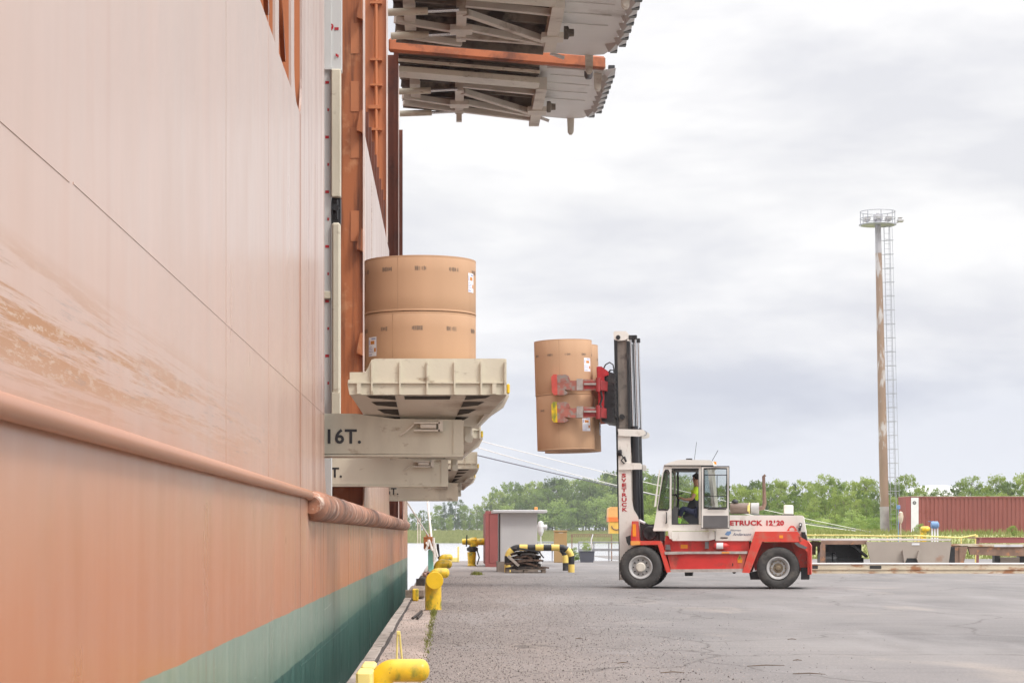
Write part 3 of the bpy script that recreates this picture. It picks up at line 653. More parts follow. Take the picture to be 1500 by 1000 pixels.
# overhead side doors, seen from below
def side_door(Y0, Y1, zr, ex=0):
    hx = HX; tipx = 5.2; sl = -.085
    def zz(X): return zr + (X-hx)*sl
    L_ = Y1 - Y0
    d_ = MB()
    out = [(hx, Y0), (tipx-.6, Y0), (tipx, Y0+.8), (tipx, Y1-1.4), (tipx-.25, Y1-.4), (tipx-.8, Y1), (hx, Y1)]
    d_.add([(x, y, zz(x)) for x, y in out] + [(x, y, zz(x)+.25) for x, y in out], [tuple(range(7)), tuple(range(13, 6, -1))] + [(i, i+7, (i+1) % 7+7, (i+1) % 7) for i in range(7)])
    door = ship.part('side_door', d_, m_doorplate)
    # sub-parts
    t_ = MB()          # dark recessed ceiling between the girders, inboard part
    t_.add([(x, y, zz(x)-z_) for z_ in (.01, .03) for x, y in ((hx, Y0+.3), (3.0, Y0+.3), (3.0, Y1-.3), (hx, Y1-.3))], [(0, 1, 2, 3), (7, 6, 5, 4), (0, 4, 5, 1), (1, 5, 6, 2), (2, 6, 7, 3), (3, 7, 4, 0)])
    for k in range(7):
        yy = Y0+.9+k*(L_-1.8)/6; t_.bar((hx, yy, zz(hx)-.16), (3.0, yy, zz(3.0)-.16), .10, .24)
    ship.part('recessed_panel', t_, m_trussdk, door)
    t_ = MB()          # cross beams running fore and aft
    for X, wd, dp, ya, yb in ((-1.15, .34, .50, Y0+3.0, Y1-3.6), (.38, .30, .55, Y0+3.2, Y1-2.0+min(0, ex)*2.2), (3.1, .36, .62, Y0+1.5, Y1-1.8+ex*(2.4 if ex < 0 else 1))):
        t_.box(X-wd/2, X+wd/2, ya, yb, zz(X)-dp, zz(X)-dp+.42)
    for X in (.38, 3.1): t_.box(X-.33, X+.33, Y0+5.0, Y0+5.7, zz(X)-.66, zz(X)-.5)
    if ex > 0: t_.box(.28, .48, Y1-2.0, Y1-1.7, zz(.3)-.8, zz(.3)-.2)
    ship.part('cross_beam', t_, m_creamd, door)
    t_ = MB()          # braces
    for a, c in (((.5, Y0+3.6), (3.0, Y0+6.3)), ((.5, Y0+5.4), (3.0, Y0+6.6)), ((.4, Y1-2.5+min(0, ex)*2.2), (3.0, Y0+7.3+min(0, ex)*2)), ((-1.6, Y0+5.2), (.4, Y0+5.9)), ((-1.6, Y1-2.9), (.4, Y1-2.4)), ((.5, Y0+2.5), (3.0, Y0+2.7))):
        t_.bar((a[0], a[1], zz(a[0])-.48), (c[0], c[1], zz(c[0])-.48), .22, .18)
    ship.part('brace', t_, m_creamd, door)
    t_ = MB(); t_.box(hx, 3.0, Y0+.6, Y0+1.6, zz(hx)-.60, zz(hx)-.42)
    t_.v = [(x, y, z + (x-hx)*sl) for x, y, z in t_.v]
    t_.bar((hx, Y0+.3, zz(hx)-.30), (3.0, Y0+.3, zz(3.0)-.30), .14, .08)
    ship.part('cream_girder', t_, m_cream, door)
    t_ = MB()          # outer skin panel with hinge ribs and scalloped tip
    for k in range(4):
        yy = Y0+1.8+k*1.3; t_.bar((3.4, yy, zz(3.4)-.03), (tipx-.4, yy, zz(tipx-.4)-.012), .02, .02)
    t_.bar((3.25, Y0+.5, zz(3.25)-.05), (tipx-.5, Y0+.2, zz(tipx)-.05), .12, .12)
    t_.bar((3.25, Y1-.2, zz(3.25)-.05), (tipx-1.5, Y1-.2, zz(tipx)-.05), .1, .1)
    ship.part('skin_rib', t_, m_doorplate, door)
    n = 9
    t_ = MB(); dk = MB()
    for k in range(n):
        yy = Y0+.6+k*(L_-2.4)/(n-1); x1 = tipx + .02 - (0 if k < n-1 else .2); z1 = zz(x1)
        t_.add([(x1-.14, yy, z1+.02), (x1+.25, yy-.5, z1-.02), (x1+.25, yy+.38, z1-.02), (x1-.02, yy, z1-.24), (x1+.25, yy-.06, z1-.16)], [(0, 1, 3), (0, 3, 2), (1, 4, 3), (4, 2, 3), (0, 2, 4, 1)])
        dk.box(x1+.06, x1+.27, yy+.2, yy+.48, z1-.16, z1+.22)
    ship.part('tip_scallop', t_, m_guide, door); ship.part('tip_stop', dk, m_black, door)
    for (X, yy) in ((4.5, Y1-.15), (4.95, Y0+1.1)):
        t_ = MB(); z0 = zz(X); t_.prism([(X-.13, z0), (X+.13, z0), (X+.11, z0-.5), (X+.05, z0-.6), (X-.05, z0-.6), (X-.11, z0-.5)], yy, yy+.1); t_.cyl((X, yy-.04, z0-.48), (X, yy+.14, z0-.48), .07)
        ship.part('locking_lug', t_, m_creamd, door)
    t_ = MB(); t_.lathe([(0, 0), (.2, 0), (.2, .12), (.12, .16), (.11, .3), (0, .3)], (3.45, Y0+5.3, zz(3.5)-.42), 'X', 16); ship.part('roller', t_, m_trussdk, door, smooth=True)
    # hydraulic rams
    for yy in (Y0+3.2, Y1-2.2-(1.6 if ex < 0 else 0)):
        t_ = MB(); t_.cyl((hx-.1, yy, zz(hx)-.75), (-.6, yy, zz(-.6)-.62), .11); ship.part('ram_cylinder', t_, m_cream, door, smooth=True)
        t_ = MB(); t_.cyl((-.6, yy, zz(-.6)-.62), (.3, yy, zz(.3)-.5), .055); ship.part('ram_rod', t_, m_chrome, door, smooth=True)
    # orange edge beam on the near edge
    t_ = MB(); t_.cbox(hx-.3, tipx-.1, Y0-.35, Y0-.02, zr-.16, zr+.26, .06)
    t_.v = [(x, y, z + (x-hx)*sl) for x, y, z in t_.v]
    ship.part('edge_beam', t_, m_orangerust, door)
    t_ = MB(); t_.lathe([(0, -.2), (.1, -.2), (.14, -.1), (.14, .18), (0, .2)], (4.6, Y0+.5, zz(4.6)-.15), 'Z', 12); ship.part('end_bumper', t_, m_grey, door, smooth=True)
    return door
side_door(60.0, 70.0, CZ+15.85, -.4); side_door(71.3, 80.6, CZ+15.85, .6)

# side loaders: arm + lifting platform
def loader(yf, arm_y, az0, az1, xend, lettered=True, dz=0, xr=.757):
    a = MB(); a.prism([(-5.5, az0+.02), (xend, az0), (xend, az1-.06), (xend-.9, az1-.05), (-.95-.3, az1+.02), (-5.5, az1+.05)], arm_y, arm_y+.6)
    a.box(-5.5, xend+.012, arm_y-.02, arm_y+.62, az0-.03, az0-.002)
    a.box(xend-.12, xend+.02, arm_y-.015, arm_y-.001, az0, az1-.07)
    arm = ship.part('lift_arm', a, m_cream)
    a = MB(); xm = xend-.40     # valve bracket on the arm
    a.box(xm-.25, xm+.1, arm_y-.12, arm_y-.02, az1-.22, az1-.20); a.box(xm-.25, xm+.1, arm_y-.12, arm_y-.02, az1-.12, az1-.10); a.box(xm+.08, xm+.14, arm_y-.12, arm_y-.02, az1-.22, az1-.08)
    a.tube([(xm-.25, arm_y-.06, az1-.13), (xm-.35, arm_y-.06, az1-.22), (xm-.44, arm_y-.04, az1-.28)], .012, 6); a.cyl((xm-.16, arm_y-.08, az1-.155), (xm+.05, arm_y-.08, az1-.155), .035)
    ship.part('arm_valve', a, m_creamd, arm, smooth=False)
    if lettered:
        t_ = textmesh('16T.', .265, .002, .006, spacing=1.05); place(t_, Matrix.Translation((lettered, arm_y-.006, az0+.15)) @ UPR); ship.part('arm_lettering', t_, m_black, arm)
    S = 28.8/F   # profile drawn at the first loader, in photo pixels
    def q(px, py): return ((px-VX)*S + (xr-.757), CZ-(py-VY)*S + dz)
    prof = [q(*p) for p in ((512, 578), (509, 562), (510, 556), (524, 554), (533, 549), (539, 538), (544, 527), (549, 525), (738, 525), (742, 528), (742, 578))]
    b = MB(); b.prism(prof, yf, yf+.06); back = yf+2.35; b.prism(prof, back, back+.06)
    b.box(q(512, 0)[0], q(742, 0)[0], yf+.06, back, q(0, 540)[1]-.14, q(0, 540)[1]-.04)     # deck
    b.prism([q(739, 525), q(742, 525), q(742, 578), q(739, 578)], yf+.06, back)
    plat = ship.part('lift_platform', b, m_cream)
    b = MB()
    for px in (545, 586, 626, 666, 705, 740): b.box(q(px-1.2, 0)[0], q(px+1.2, 0)[0], yf-.05, yf-.001, q(0, 578)[1], q(0, 530)[1])
    b.box(q(510, 0)[0], q(742, 0)[0], yf-.035, yf-.002, q(0, 561.5)[1], q(0, 559.5)[1])
    for px in (526, 724): b.box(q(px-3, 0)[0], q(px+3, 0)[0], yf-.06, yf-.002, q(0, 577)[1], q(0, 562)[1])
    ship.part('skirt_rib', b, m_cream, plat)
    # tapered pan under the deck with fan-shaped slots
    zt = q(0, 578)[1]; zb = zt-.36; xa, xb = q(513, 0)[0], q(742, 0)[0]; xc, xd = q(542, 0)[0]-.02, q(700, 0)[0]+.03
    b = MB(); ya, yb, yc, ye = yf+.03, back, yf+.95, back-.7
    b.add([(xa, ya, zt-.002), (xb, ya, zt-.002), (xb, yb, zt-.002), (xa, yb, zt-.002), (xc, yc, zb), (xd, yc, zb), (xd, ye, zb), (xc, ye, zb)],
          [(0, 1, 5, 4), (1, 2, 6, 5), (2, 3, 7, 6), (3, 0, 4, 7), (4, 5, 6, 7)])
    pan = ship.part('underside_pan', b, m_creamd, plat)
    def pl(s_, t_): # point on the front sloping face: s across 0..1, t down 0..1
        x0 = xa + (xc-xa)*t_; x1 = xb + (xd-xb)*t_; return Vector((x0 + (x1-x0)*s_, ya + (yc-ya)*t_ - .008, zt - .36*t_ - .006))
    b = MB()
    def slot(pts): b.add([pl(*p) for p in pts], [tuple(range(len(pts)))])
    for (s0, s1) in ((.10, .285), (.745, .90)):
        fl = s0 > .5
        m_ = lambda s: s
        rows = ((.02, .15, 0, .02), (.21, .38, .012, .04), (.45, .64, .03, .07), (.70, .99, .05, .12))
        for (t0, t1, i0, i1) in rows:
            if not fl: slot([(s0+i0, t0), (s1, t0), (s1, t1), (s0+i1, t1-.06)])
            else: slot([(s0, t0), (s1-i0, t0), (s1-i1, t1-.06), (s0, t1)])
    slot([(.345, .03), (.645, .03), (.645, .13), (.345, .13)])
    ship.part('pan_slot', b, m_slot, pan)
    b = MB()      # hanging rollers and bumper at the outer end
    x0, z0 = q(690, 0)[0], zb
    b.cbox(x0-.10, x0+.03, yf+1.3, yf+1.5, z0-.22, z0+.02, .02); b.cyl((x0-.02, yf+1.2, z0-.16), (x0-.02, yf+1.55, z0-.16), .06)
    b.prism([q(742, 560), (q(742, 0)[0]+.05, zt+.02), (q(742, 0)[0]-.02, zt-.12), (q(700, 0)[0], zb)], yf+.6, yf+.9)
    ship.part('end_roller', b, m_creamd, plat)
    b = MB(); xe = q(742, 0)[0]; b.cbox(xe+.003, xe+.045, yf+.05, yf+.2, zt+.02, zt+.15, .015); ship.part('marker_light', b, m_yel, plat)
    return plat
loader(28.8, 29.4, 2.504, 3.03, .184, XP(476.0, 29.4)-.01)
loader(41.8, 42.4, 2.39, 2.95, -.025, XP(463.5, 42.4), xr=.61)
loader(61.2, 61.8, 2.41, 2.95, .25, XP(558, 61.8), dz=.0, xr=.80)
loader(73.6, 74.2, 2.66, 3.1, .10, None, dz=.05, xr=.86)

# ------------------------------------------------------------ paper rolls
def curved(mb, r, a0, a1, z0, z1, n=6, off=.002):
    vs = []
    for i in range(n+1):
        a = a0+(a1-a0)*i/n; x, y = math.sin(a)*(r+off), -math.cos(a)*(r+off); vs += [(x, y, z0), (x, y, z1)]
    mb.add(vs, [(2*i, 2*i+2, 2*i+3, 2*i+1) for i in range(n)])
def paper_roll(loc, r, hgt, label, group, lab_a=None, lab_z=.5, lab_w=.16, lab_h=.2, seed=1, nm=8, rot=None, phase=0, markz=.8):
    random.seed(seed)
    T = Thing('paper_roll', loc, label, 'paper roll', group, world=False)
    m = MB(); e = .012
    m.lathe([(0, .004), (r*.12, .004), (r*.55, .006), (r-.03, .002), (r-.006, .002), (r, e), (r, hgt*.3), (r, hgt*.7), (r, hgt-e), (r-.006, hgt-.002), (r-.03, hgt-.002), (r*.55, hgt-.006), (0, hgt-.004)], n=96)
    body = T.part('wrap', m, m_cardboard, smooth=True)
    m = MB(); m.lathe([(r-.02, hgt-.002), (r+.0015, hgt-.004), (r+.0015, hgt-.014), (r, hgt-.03)], n=96); m.lathe([(r, .03), (r+.003, .018), (r+.003, .006), (r-.02, .0015)], n=96); T.part('folded_edge', m, m_cardboard, body, smooth=True)
    m = MB(); sa_ = (seed*1.7) % 1.6 - .8; curved(m, r, sa_, sa_+.012/r, .02, hgt-.02, 1, .0012); T.part('wrap_overlap', m, m_overlap, body)
    m = MB()
    for k in range(nm):
        c = 2*PI*k/nm+phase; wd = .15/r; x = -wd/2
        z0 = hgt*markz
        while x < wd/2:
            w_ = random.choice((.004, .007, .012))/r; hh = random.choice((.055, .06, .04))
            if random.random() < .8: curved(m, r, c+x, c+x+w_*.8, z0-hh/2, z0+hh/2, 1)
            x += w_ + .003/r
    T.part('printed_mark', m, m_ink, body)
    if lab_a is not None:
        hw = lab_w/2/r; m = MB(); curved(m, r, lab_a-hw, lab_a+hw, lab_z-lab_h/2, lab_z+lab_h/2, 8, .003); lb = T.part('shipping_label', m, m_paperlabel, body)
        m = MB(); curved(m, r, lab_a-hw*.45, lab_a+hw*.55, lab_z+lab_h*.12, lab_z+lab_h*.30, 4, .0045); curved(m, r, lab_a+hw*.45, lab_a+hw*.9, lab_z-lab_h*.28, lab_z-lab_h*.08, 2, .0045); T.part('orange_print', m, m_labelor, lb)
        m = MB()
        for k, (s0, s1) in enumerate(((-.9, -.1), (-.9, .2), (-.9, .1), (-.9, .3))): zz = lab_z - lab_h*(.02+.08*k); curved(m, r, lab_a+hw*s0, lab_a+hw*s1, zz-.003, zz+.003, 3, .0045)
        for k in range(9): curved(m, r, lab_a+hw*(-.9+k*.1), lab_a+hw*(-.9+k*.1+.05), lab_z-lab_h*.45, lab_z-lab_h*.37, 1, .0045)
        curved(m, r, lab_a-hw*.2, lab_a+hw*.8, lab_z+lab_h*.37, lab_z+lab_h*.43, 3, .0045)
        curved(m, r, lab_a-hw*.85, lab_a-hw*.7, lab_z+lab_h*.1, lab_z+lab_h*.35, 1, .0045)
        T.part('label_text', m, m_labelbl, lb)
    if rot: T.o.rotation_euler = rot
    return T
pr = .765; pcx = XP(615.5, 30)
paper_roll((pcx, 30, 3.665), pr, .748, 'lower brown paper roll standing in the cream lift platform, label at its left', 'paper rolls', R(-57), .30, .2, .26, 3, 10, phase=R(-2), markz=.70)
paper_roll((pcx, 30, 4.418), pr, .748, 'upper brown paper roll on the lift platform, white label at its right edge', 'paper rolls', R(65), .42, .165, .26, 4, 10, phase=R(1), markz=.76)

# ------------------------------------------------------------ forklift
YAW = R(10); FC = Vector((XP(1040, 57.6), 57.6, 0)); ca, sa = math.cos(YAW), math.sin(YAW)
def K0(px, py, ly=0.):
    u = px-VX
    lx = (u*(FC.y + ly*ca)/F - FC.x - ly*sa)/(ca + u*sa/F)
    Y = FC.y - lx*sa + ly*ca
    return lx, CZ - (py-VY)*Y/F
def KZ(zx, zy, ly=0.): return K0(880+zx/4.1667, 640+zy/4.1667, ly)
fk = Thing('forklift_truck', FC, 'red and white heavy forklift truck with tall mast clamping paper rolls', 'forklift', rz=-YAW, world=False)
def kp(mb, pts, y0, y1, f=KZ): return mb.prism([f(a, b, y0) for a, b in pts], y0, y1)
W = 2.4
# chassis
c = MB(); kp(c, [(395, 600), (905, 600), (905, 818), (425, 818), (385, 690)], .35, 2.05); kp(c, [(900, 640), (1262, 640), (1262, 812), (940, 812)], .55, 1.85)
kp(c, [(150, 640), (400, 640), (420, 815), (160, 815)], .75, 1.65)
ch = fk.part('chassis', c, m_red)
c = MB(); kp(c, [(405, 712), (892, 712), (868, 805), (428, 805)], .08, .36); ch2 = fk.part('side_panel', c, m_red)
c = MB(); kp(c, [(388, 698), (895, 696), (893, 711), (392, 712)], .02, .34); kp(c, [(425, 806), (866, 802), (864, 822), (427, 824)], .01, .4); kp(c, [(388, 700), (505, 700), (505, 713), (392, 716)], -.02, .02)
fk.part('step_rail', c, mat('worn step edge', (.42, .37, .34), .6, var=.2, scale=6), ch2)
c = MB(); kp(c, [(512, 822), (562, 822), (558, 846), (514, 846)], .3, .6); kp(c, [(905, 828), (975, 810), (985, 868), (914, 868)], .5, 1.9); kp(c, [(1222, 795), (1272, 795), (1272, 868), (1222, 868)], .3, 2.1); kp(c, [(800, 818), (828, 818), (820, 832), (808, 832)], .3, .5)
fk.part('underbody', c, m_black, ch)
c = MB()   # fuel tank / side box below the cab, white
kp(c, [(410, 575), (695, 575), (695, 622), (660, 632), (440, 632), (410, 600)], .2, .9)
kp(c, [(412, 572), (435, 572), (438, 620), (420, 620)], .15, .2); kp(c, [(660, 572), (682, 572), (680, 625), (662, 625)], .15, .2)
fk.part('side_tank', c, m_white)
# fenders
def fenders(name, poly, m, w0=0., w1=.62):
    r_ = None
    for (a, b) in ((w0, w1), (W-w1, W-w0)):
        c = MB(); f = [KZ(x, z, 0) for x, z in poly]; c.prism(f, a, b); o = fk.part(name, c, m)
        r_ = r_ or o
    return r_
ff = fenders('front_fender', [(180, 632), (362, 632), (372, 645), (428, 822), (402, 826), (348, 656), (180, 658)], m_redf)
rf = fenders('rear_fender', [(942, 575), (1200, 575), (1212, 590), (1225, 640), (1205, 640), (985, 638), (908, 828), (862, 826)], m_redf)
c = MB(); kp(c, [(1205, 600), (1262, 632), (1282, 662), (1284, 838), (1268, 838), (1262, 700), (1215, 660)], .0, .06); kp(c, [(1262, 632), (1284, 662), (1285, 838), (1264, 838)], .0, 2.4)
kp(c, [(1160, 640), (1264, 640), (1264, 800), (1220, 800)], .45, 1.95)
cw = fk.part('counterweight', c, m_redf)
c = MB(); kp(c, [(1180, 645), (1200, 642), (1262, 672), (1248, 682), (1205, 668)], -.02, .3); fk.part('corner_guard', c, m_grey, cw)
c = MB()
for (a, b, a2, b2, lx) in ((1090, 598, 1113, 616, -.008), (488, 655, 530, 678, .342), (738, 700, 786, 708, .01), (835, 740, 864, 766, .072)):
    kp(c, [(a, b), (a2, b), (a2, b2), (a, b2)], lx, lx+.006)
fk.part('warning_sticker', c, m_lamp, ch)
c = MB(); kp(c, [(849, 714), (862, 745), (835, 745)], .064, .072); fk.part('warning_triangle', c, m_yel, ch2)
c = MB(); kp(c, [(849, 722), (853, 738), (845, 738)], .058, .0635); kp(c, [(803, 768), (808, 768), (808, 785), (803, 785)], .07, .078); fk.part('sticker_symbol', c, m_black, ch2)
# extinguisher
c = MB(); z0 = KZ(0, 662, 0)[1]; xa = KZ(684, 0, 0)[0]; xb = KZ(778, 0, 0)[0]; c.lathe([(0, xa), (.05, xa+.01), (.08, xa+.04), (.08, xb-.08), (.05, xb-.03), (.02, xb), (0, xb+.01)], (0, .25, z0), 'X', 16); ex = fk.part('fire_extinguisher', c, m_red, smooth=True)
c = MB(); xa = KZ(704, 0, 0)[0]; xb = KZ(745, 0, 0)[0]; c.lathe([(.084, xa), (.084, xb)], (0, .25, z0), 'X', 16); fk.part('paper_band', c, m_whiteobj, ex, smooth=True)
c = MB(); kp(c, [(636, 638), (658, 638), (658, 680), (636, 680)], .2, .34); kp(c, [(395, 655), (420, 655), (425, 688), (395, 688)], .2, .34); fk.part('side_fitting', c, m_grey)
# engine hood
c = MB(); kp(c, [(700, 480), (708, 475), (1228, 477), (1236, 482), (1252, 576), (1252, 600), (1100, 632), (700, 632)], .30, 2.1)
hood = fk.part('engine_hood', c, m_white)
c = MB(); kp(c, [(731, 610), (775, 610), (775, 617), (731, 617)], .29, .3); kp(c, [(694, 470), (699, 470), (699, 630), (694, 630)], .285, .3); fk.part('hood_slot', c, m_black, hood)
hs = (KZ(0, 508, .295)[1]-KZ(0, 536, .295)[1])/.71
for wd_, xa_, xb_ in (('SV', 718, 783), ('ETRUCK', 789, 987)):
    x0, z0 = KZ(xa_, 536, .295); tx = textmesh(wd_, 1, .001, .04, spacing=1.08); xs = [v[0] for v in tx.v]; wt = (KZ(xb_, 0, .295)[0]-x0)/(max(xs)-min(xs))
    place(tx, Matrix.Translation((x0-min(xs)*wt, .294, z0)) @ UPR @ Matrix.Diagonal((wt, hs, 4, 1))); fk.part('hood_lettering', tx, m_redmark, hood)
x0, z0 = KZ(1004, 536, .295); tx = textmesh('12120', 1, .001, .05, spacing=1.05); xs = [v[0] for v in tx.v]; wt = (KZ(1112, 0, .295)[0]-x0)/(max(xs)-min(xs))
place(tx, Matrix.Translation((x0, .294, z0)) @ UPR @ Matrix.Diagonal((wt, hs, 4, 1))); fk.part('model_number', tx, m_redmark, hood)
c = MB(); kp(c, [(1050, 527), (1066, 522), (1074, 537), (1052, 538)], .285, .29); fk.part('worn_patch', c, m_white, hood)
m_blk2 = mat('blue black script', (.05, .07, .16), .5)
for body, zx, zy, sz in (('Noorman', 790, 572, .07), ('Andersson', 805, 600, .11)):
    x0, z0 = KZ(zx, zy, .295); tx = textmesh(body, sz, .001, 0, .35); place(tx, Matrix.Translation((x0, .295, z0)) @ UPR); fk.part('script_lettering', tx, m_blk2, hood)
c = MB(); kp(c, [(757, 592), (770, 575), (793, 572), (796, 585), (782, 600), (768, 598)], .293, .297); fk.part('blue_emblem', c, m_blue, hood)
c = MB(); kp(c, [(1135, 572), (1150, 548), (1160, 540), (1176, 540), (1186, 548), (1200, 572), (1182, 572), (1182, 558), (1166, 550), (1152, 558), (1152, 572)], .1, .16); fk.part('lifting_eye', c, m_redf, rf)
c = MB(); kp(c, [(1223, 578), (1248, 578), (1260, 630), (1228, 630)], .25, 1.9); fk.part('rear_grille', c, m_black, hood)
c = MB(); kp(c, [(1212, 522), (1228, 525), (1226, 548), (1212, 550)], .1, .3); kp(c, [(1206, 552), (1222, 552), (1220, 572), (1206, 572)], .1, .3); fk.part('tail_lamp', c, m_black, hood)
c = MB(); kp(c, [(1215, 527), (1224, 529), (1222, 540), (1215, 541)], .09, .1); fk.part('lamp_lens', c, m_whiteobj, hood)
# hood top fittings
ly = .9; z0 = KZ(0, 436, ly)[1]; rr = (KZ(0, 405, ly)[1]-KZ(0, 470, ly)[1])/2
c = MB(); xa, xb = KZ(790, 0, ly)[0], KZ(915, 0, ly)[0]; c.lathe([(0, xa), (rr*.9, xa), (rr, xa+.03), (rr, xb-.03), (rr*.95, xb), (0, xb)], (0, ly, z0), 'X', 24); ac = fk.part('air_cleaner', c, m_brown, smooth=True)
c = MB(); xm = KZ(908, 0, ly)[0]; c.lathe([(rr*1.04, xm-.015), (rr*1.04, xm+.015)], (0, ly, z0), 'X', 24); c.cbox(KZ(896, 0, ly)[0], KZ(910, 0, ly)[0], ly-rr-.02, ly-rr+.05, z0-.08, z0+.08, .01); fk.part('cleaner_clip', c, m_yelpale, ac)
c = MB(); xm, zm = KZ(820, 405, ly); c.lathe([(0, .12), (.03, .12), (.09, .07), (.1, .03), (.05, .02), (.045, -.06), (0, -.06)], (xm, ly, zm), 'Z', 16); fk.part('intake_cap', c, m_black, ac, smooth=True)
c = MB(); xa, xb = KZ(918, 0, ly)[0], KZ(966, 0, ly)[0]; c.lathe([(0, xa), (rr, xa), (rr*1.05, xb), (0, xb)], (0, ly, z0), 'X', 20); fk.part('muffler', c, m_rim, smooth=True)
e1 = KZ(966, 435, ly); e2 = KZ(992, 430, ly); e3 = KZ(1000, 405, ly); e4 = KZ(994, 240, ly)
c = MB(); c.tube([(e1[0], ly, e1[1]), (e2[0], ly, e2[1]), (e3[0], ly, e3[1]), (KZ(997, 330, ly)[0], ly, KZ(0, 330, ly)[1]), (e4[0], ly, e4[1]), (e4[0]+.05, ly, e4[1]+.04)], [.06, .065, .055, .045, .042, .038], 14); fk.part('exhaust_stack', c, mat('rusty exhaust', (.24, .15, .11), .6, var=.3, scale=6), smooth=True)
c = MB(); a = KZ(1117, 414, .8); b = KZ(1175, 472, .8); c.cbox(a[0], b[0], .8, 1.1, b[1], a[1], .02); bx = fk.part('header_tank', c, m_white)
c = MB(); a = KZ(1100, 472, .8); b = KZ(1180, 478, .8); c.box(a[0], b[0], .78, 1.15, b[1], a[1]); fk.part('tank_base', c, m_black, bx)
# cab
c = MB(); CN, CFa = .27, 1.85
outer = [(322, 560), (336, 480), (372, 240), (386, 175), (432, 178), (432, 250), (432, 430), (432, 560)]
inner = [(352, 446), (349, 432), (384, 215), (394, 197), (413, 197), (422, 215), (420, 432), (410, 447)]
for y0 in (CN, CFa-.06): c.ring([KZ(a, b, CN) for a, b in outer], [KZ(a, b, CN) for a, b in inner], y0, y0+.06)
for y0, y1 in ((CN, CN+.06), (CFa-.06, CFa)):
    for pts in ([(432, 176), (690, 176), (690, 190), (432, 190)], [(598, 190), (612, 190), (612, 530), (598, 530)], [(432, 532), (700, 532), (700, 562), (432, 562)],
                [(652, 190), (676, 190), (708, 532), (690, 532), (664, 300)], [(612, 440), (690, 440), (692, 532), (612, 532)]):
        f = [KZ(a, b, CN) for a, b in pts]; c.prism(f, y0, y1)
f = [KZ(a, b, CN) for a, b in [(318, 560), (708, 560), (708, 572), (322, 572)]]; c.prism(f, CN-.02, CFa)
f = [KZ(a, b, CN) for a, b in [(322, 558), (338, 470), (346, 470), (334, 558)]]; c.prism(f, CN+.06, CFa-.06)
f = [KZ(a, b, CN) for a, b in [(382, 178), (396, 178), (392, 200), (378, 200)]]; c.prism(f, CN+.06, CFa-.06)
cab = fk.part('cab', c, m_white)
c = MB(); kp(c, [(384, 176), (384, 170), (425, 152), (470, 139), (520, 137), (668, 140), (682, 148), (690, 176)], CN-.04, CFa+.04); roof = fk.part('cab_roof', c, m_white, cab)
c = MB(); kp(c, [(386, 171), (688, 171), (688, 176), (386, 176)], CN-.05, CN-.04); fk.part('roof_seal', c, m_black, cab)
c = MB()
f = lambda pts, y0, y1: c.prism([KZ(a, b, CN) for a, b in pts], y0, y1)
def strip_loop(mb, loop, wpx, y0, y1, close=True):
    n = len(loop); cx_ = sum(p[0] for p in loop)/n; cy_ = sum(p[1] for p in loop)/n
    inn = [(a + (cx_-a)*wpx/max(20, math.hypot(cx_-a, cy_-b)), b + (cy_-b)*wpx/max(20, math.hypot(cx_-a, cy_-b))) for a, b in loop]
    mb.ring([KZ(a, b, 0 if y0 < .1 else CN) for a, b in loop], [KZ(a, b, 0 if y0 < .1 else CN) for a, b in inn], y0, y1)
strip_loop(c, inner, 9, CN-.012, CN+.02); strip_loop(c, [(434, 190), (598, 190), (598, 532), (434, 532)], 5, CN-.01, CN+.03)
strip_loop(c, inner, 9, CFa-.02, CFa+.012)
fk.part('window_seal', c, m_black, cab)
c = MB(); c.prism([KZ(a, b, CN) for a, b in inner], CN+.028, CN+.034); c.prism([KZ(a, b, CN) for a, b in inner], CFa-.034, CFa-.028)
c.prism([KZ(a, b, CN) for a, b in [(612, 190), (660, 190), (688, 440), (612, 440)]], CN+.028, CN+.033); c.prism([KZ(a, b, CN) for a, b in [(432, 190), (652, 190), (690, 530), (432, 530)]], CFa-.034, CFa-.03)
c.prism([KZ(a, b, CN) for a, b in [(345, 470), (381, 200), (384, 200), (348, 470)]], CN+.07, CFa-.07)
fk.part('window_pane', c, m_glass, cab)
c = MB(); kp(c, [(396, 455), (404, 458), (405, 520), (398, 530), (394, 527), (399, 515), (399, 462)], CN-.06, CN-.03); fk.part('grab_handle', c, m_black, cab)
c = MB(); kp(c, [(470, 200), (476, 200), (476, 350), (470, 350)], CFa-.07, CFa-.065); f([(440, 190), (452, 190), (456, 530), (440, 530)], CFa-.1, CFa-.06); f([(558, 190), (562, 190), (562, 440), (558, 440)], CFa-.1, CFa-.06)
f([(440, 182), (600, 182), (600, 205), (440, 205)], CN+.3, CFa-.2); fk.part('cab_trim', c, m_grey, cab)
c = MB(); kp(c, [(560, 345), (592, 340), (600, 350), (600, 460), (565, 470), (500, 470), (500, 490), (545, 530), (600, 530), (600, 470)], .85, 1.25); fk.part('driver_seat', c, m_seat, cab)
c = MB(); sx0, sz0 = KZ(463, 349, 1.0); tp = []
for k in range(17): t = 2*PI*k/16; tp.append((sx0+.17*math.cos(t), 1.0+.19*math.sin(t), sz0+.03*math.cos(t)))
c.tube(tp, .016, 8); a2 = KZ(478, 352, 1.0); b2 = KZ(500, 395, 1.0); c.tube([(sx0, 1.0, sz0-.01), (sx0+.05, 1., sz0-.15), (sx0-.03, 1., sz0-.55)], .03, 8); c.bar((sx0-.16, 1., sz0-.03), (sx0+.16, 1., sz0+.03), .03, .02); fk.part('steering_wheel', c, m_black, cab, smooth=True)
c = MB(); kp(c, [(436, 455), (445, 420), (470, 430), (470, 530), (436, 530)], .7, 1.5); fk.part('dashboard', c, m_grey, cab)
c = MB(); kp(c, [(683, 165), (682, 155), (690, 148), (704, 150), (706, 166)], 1.0, 1.15); fk.part('beacon', c, m_lamp, roof)
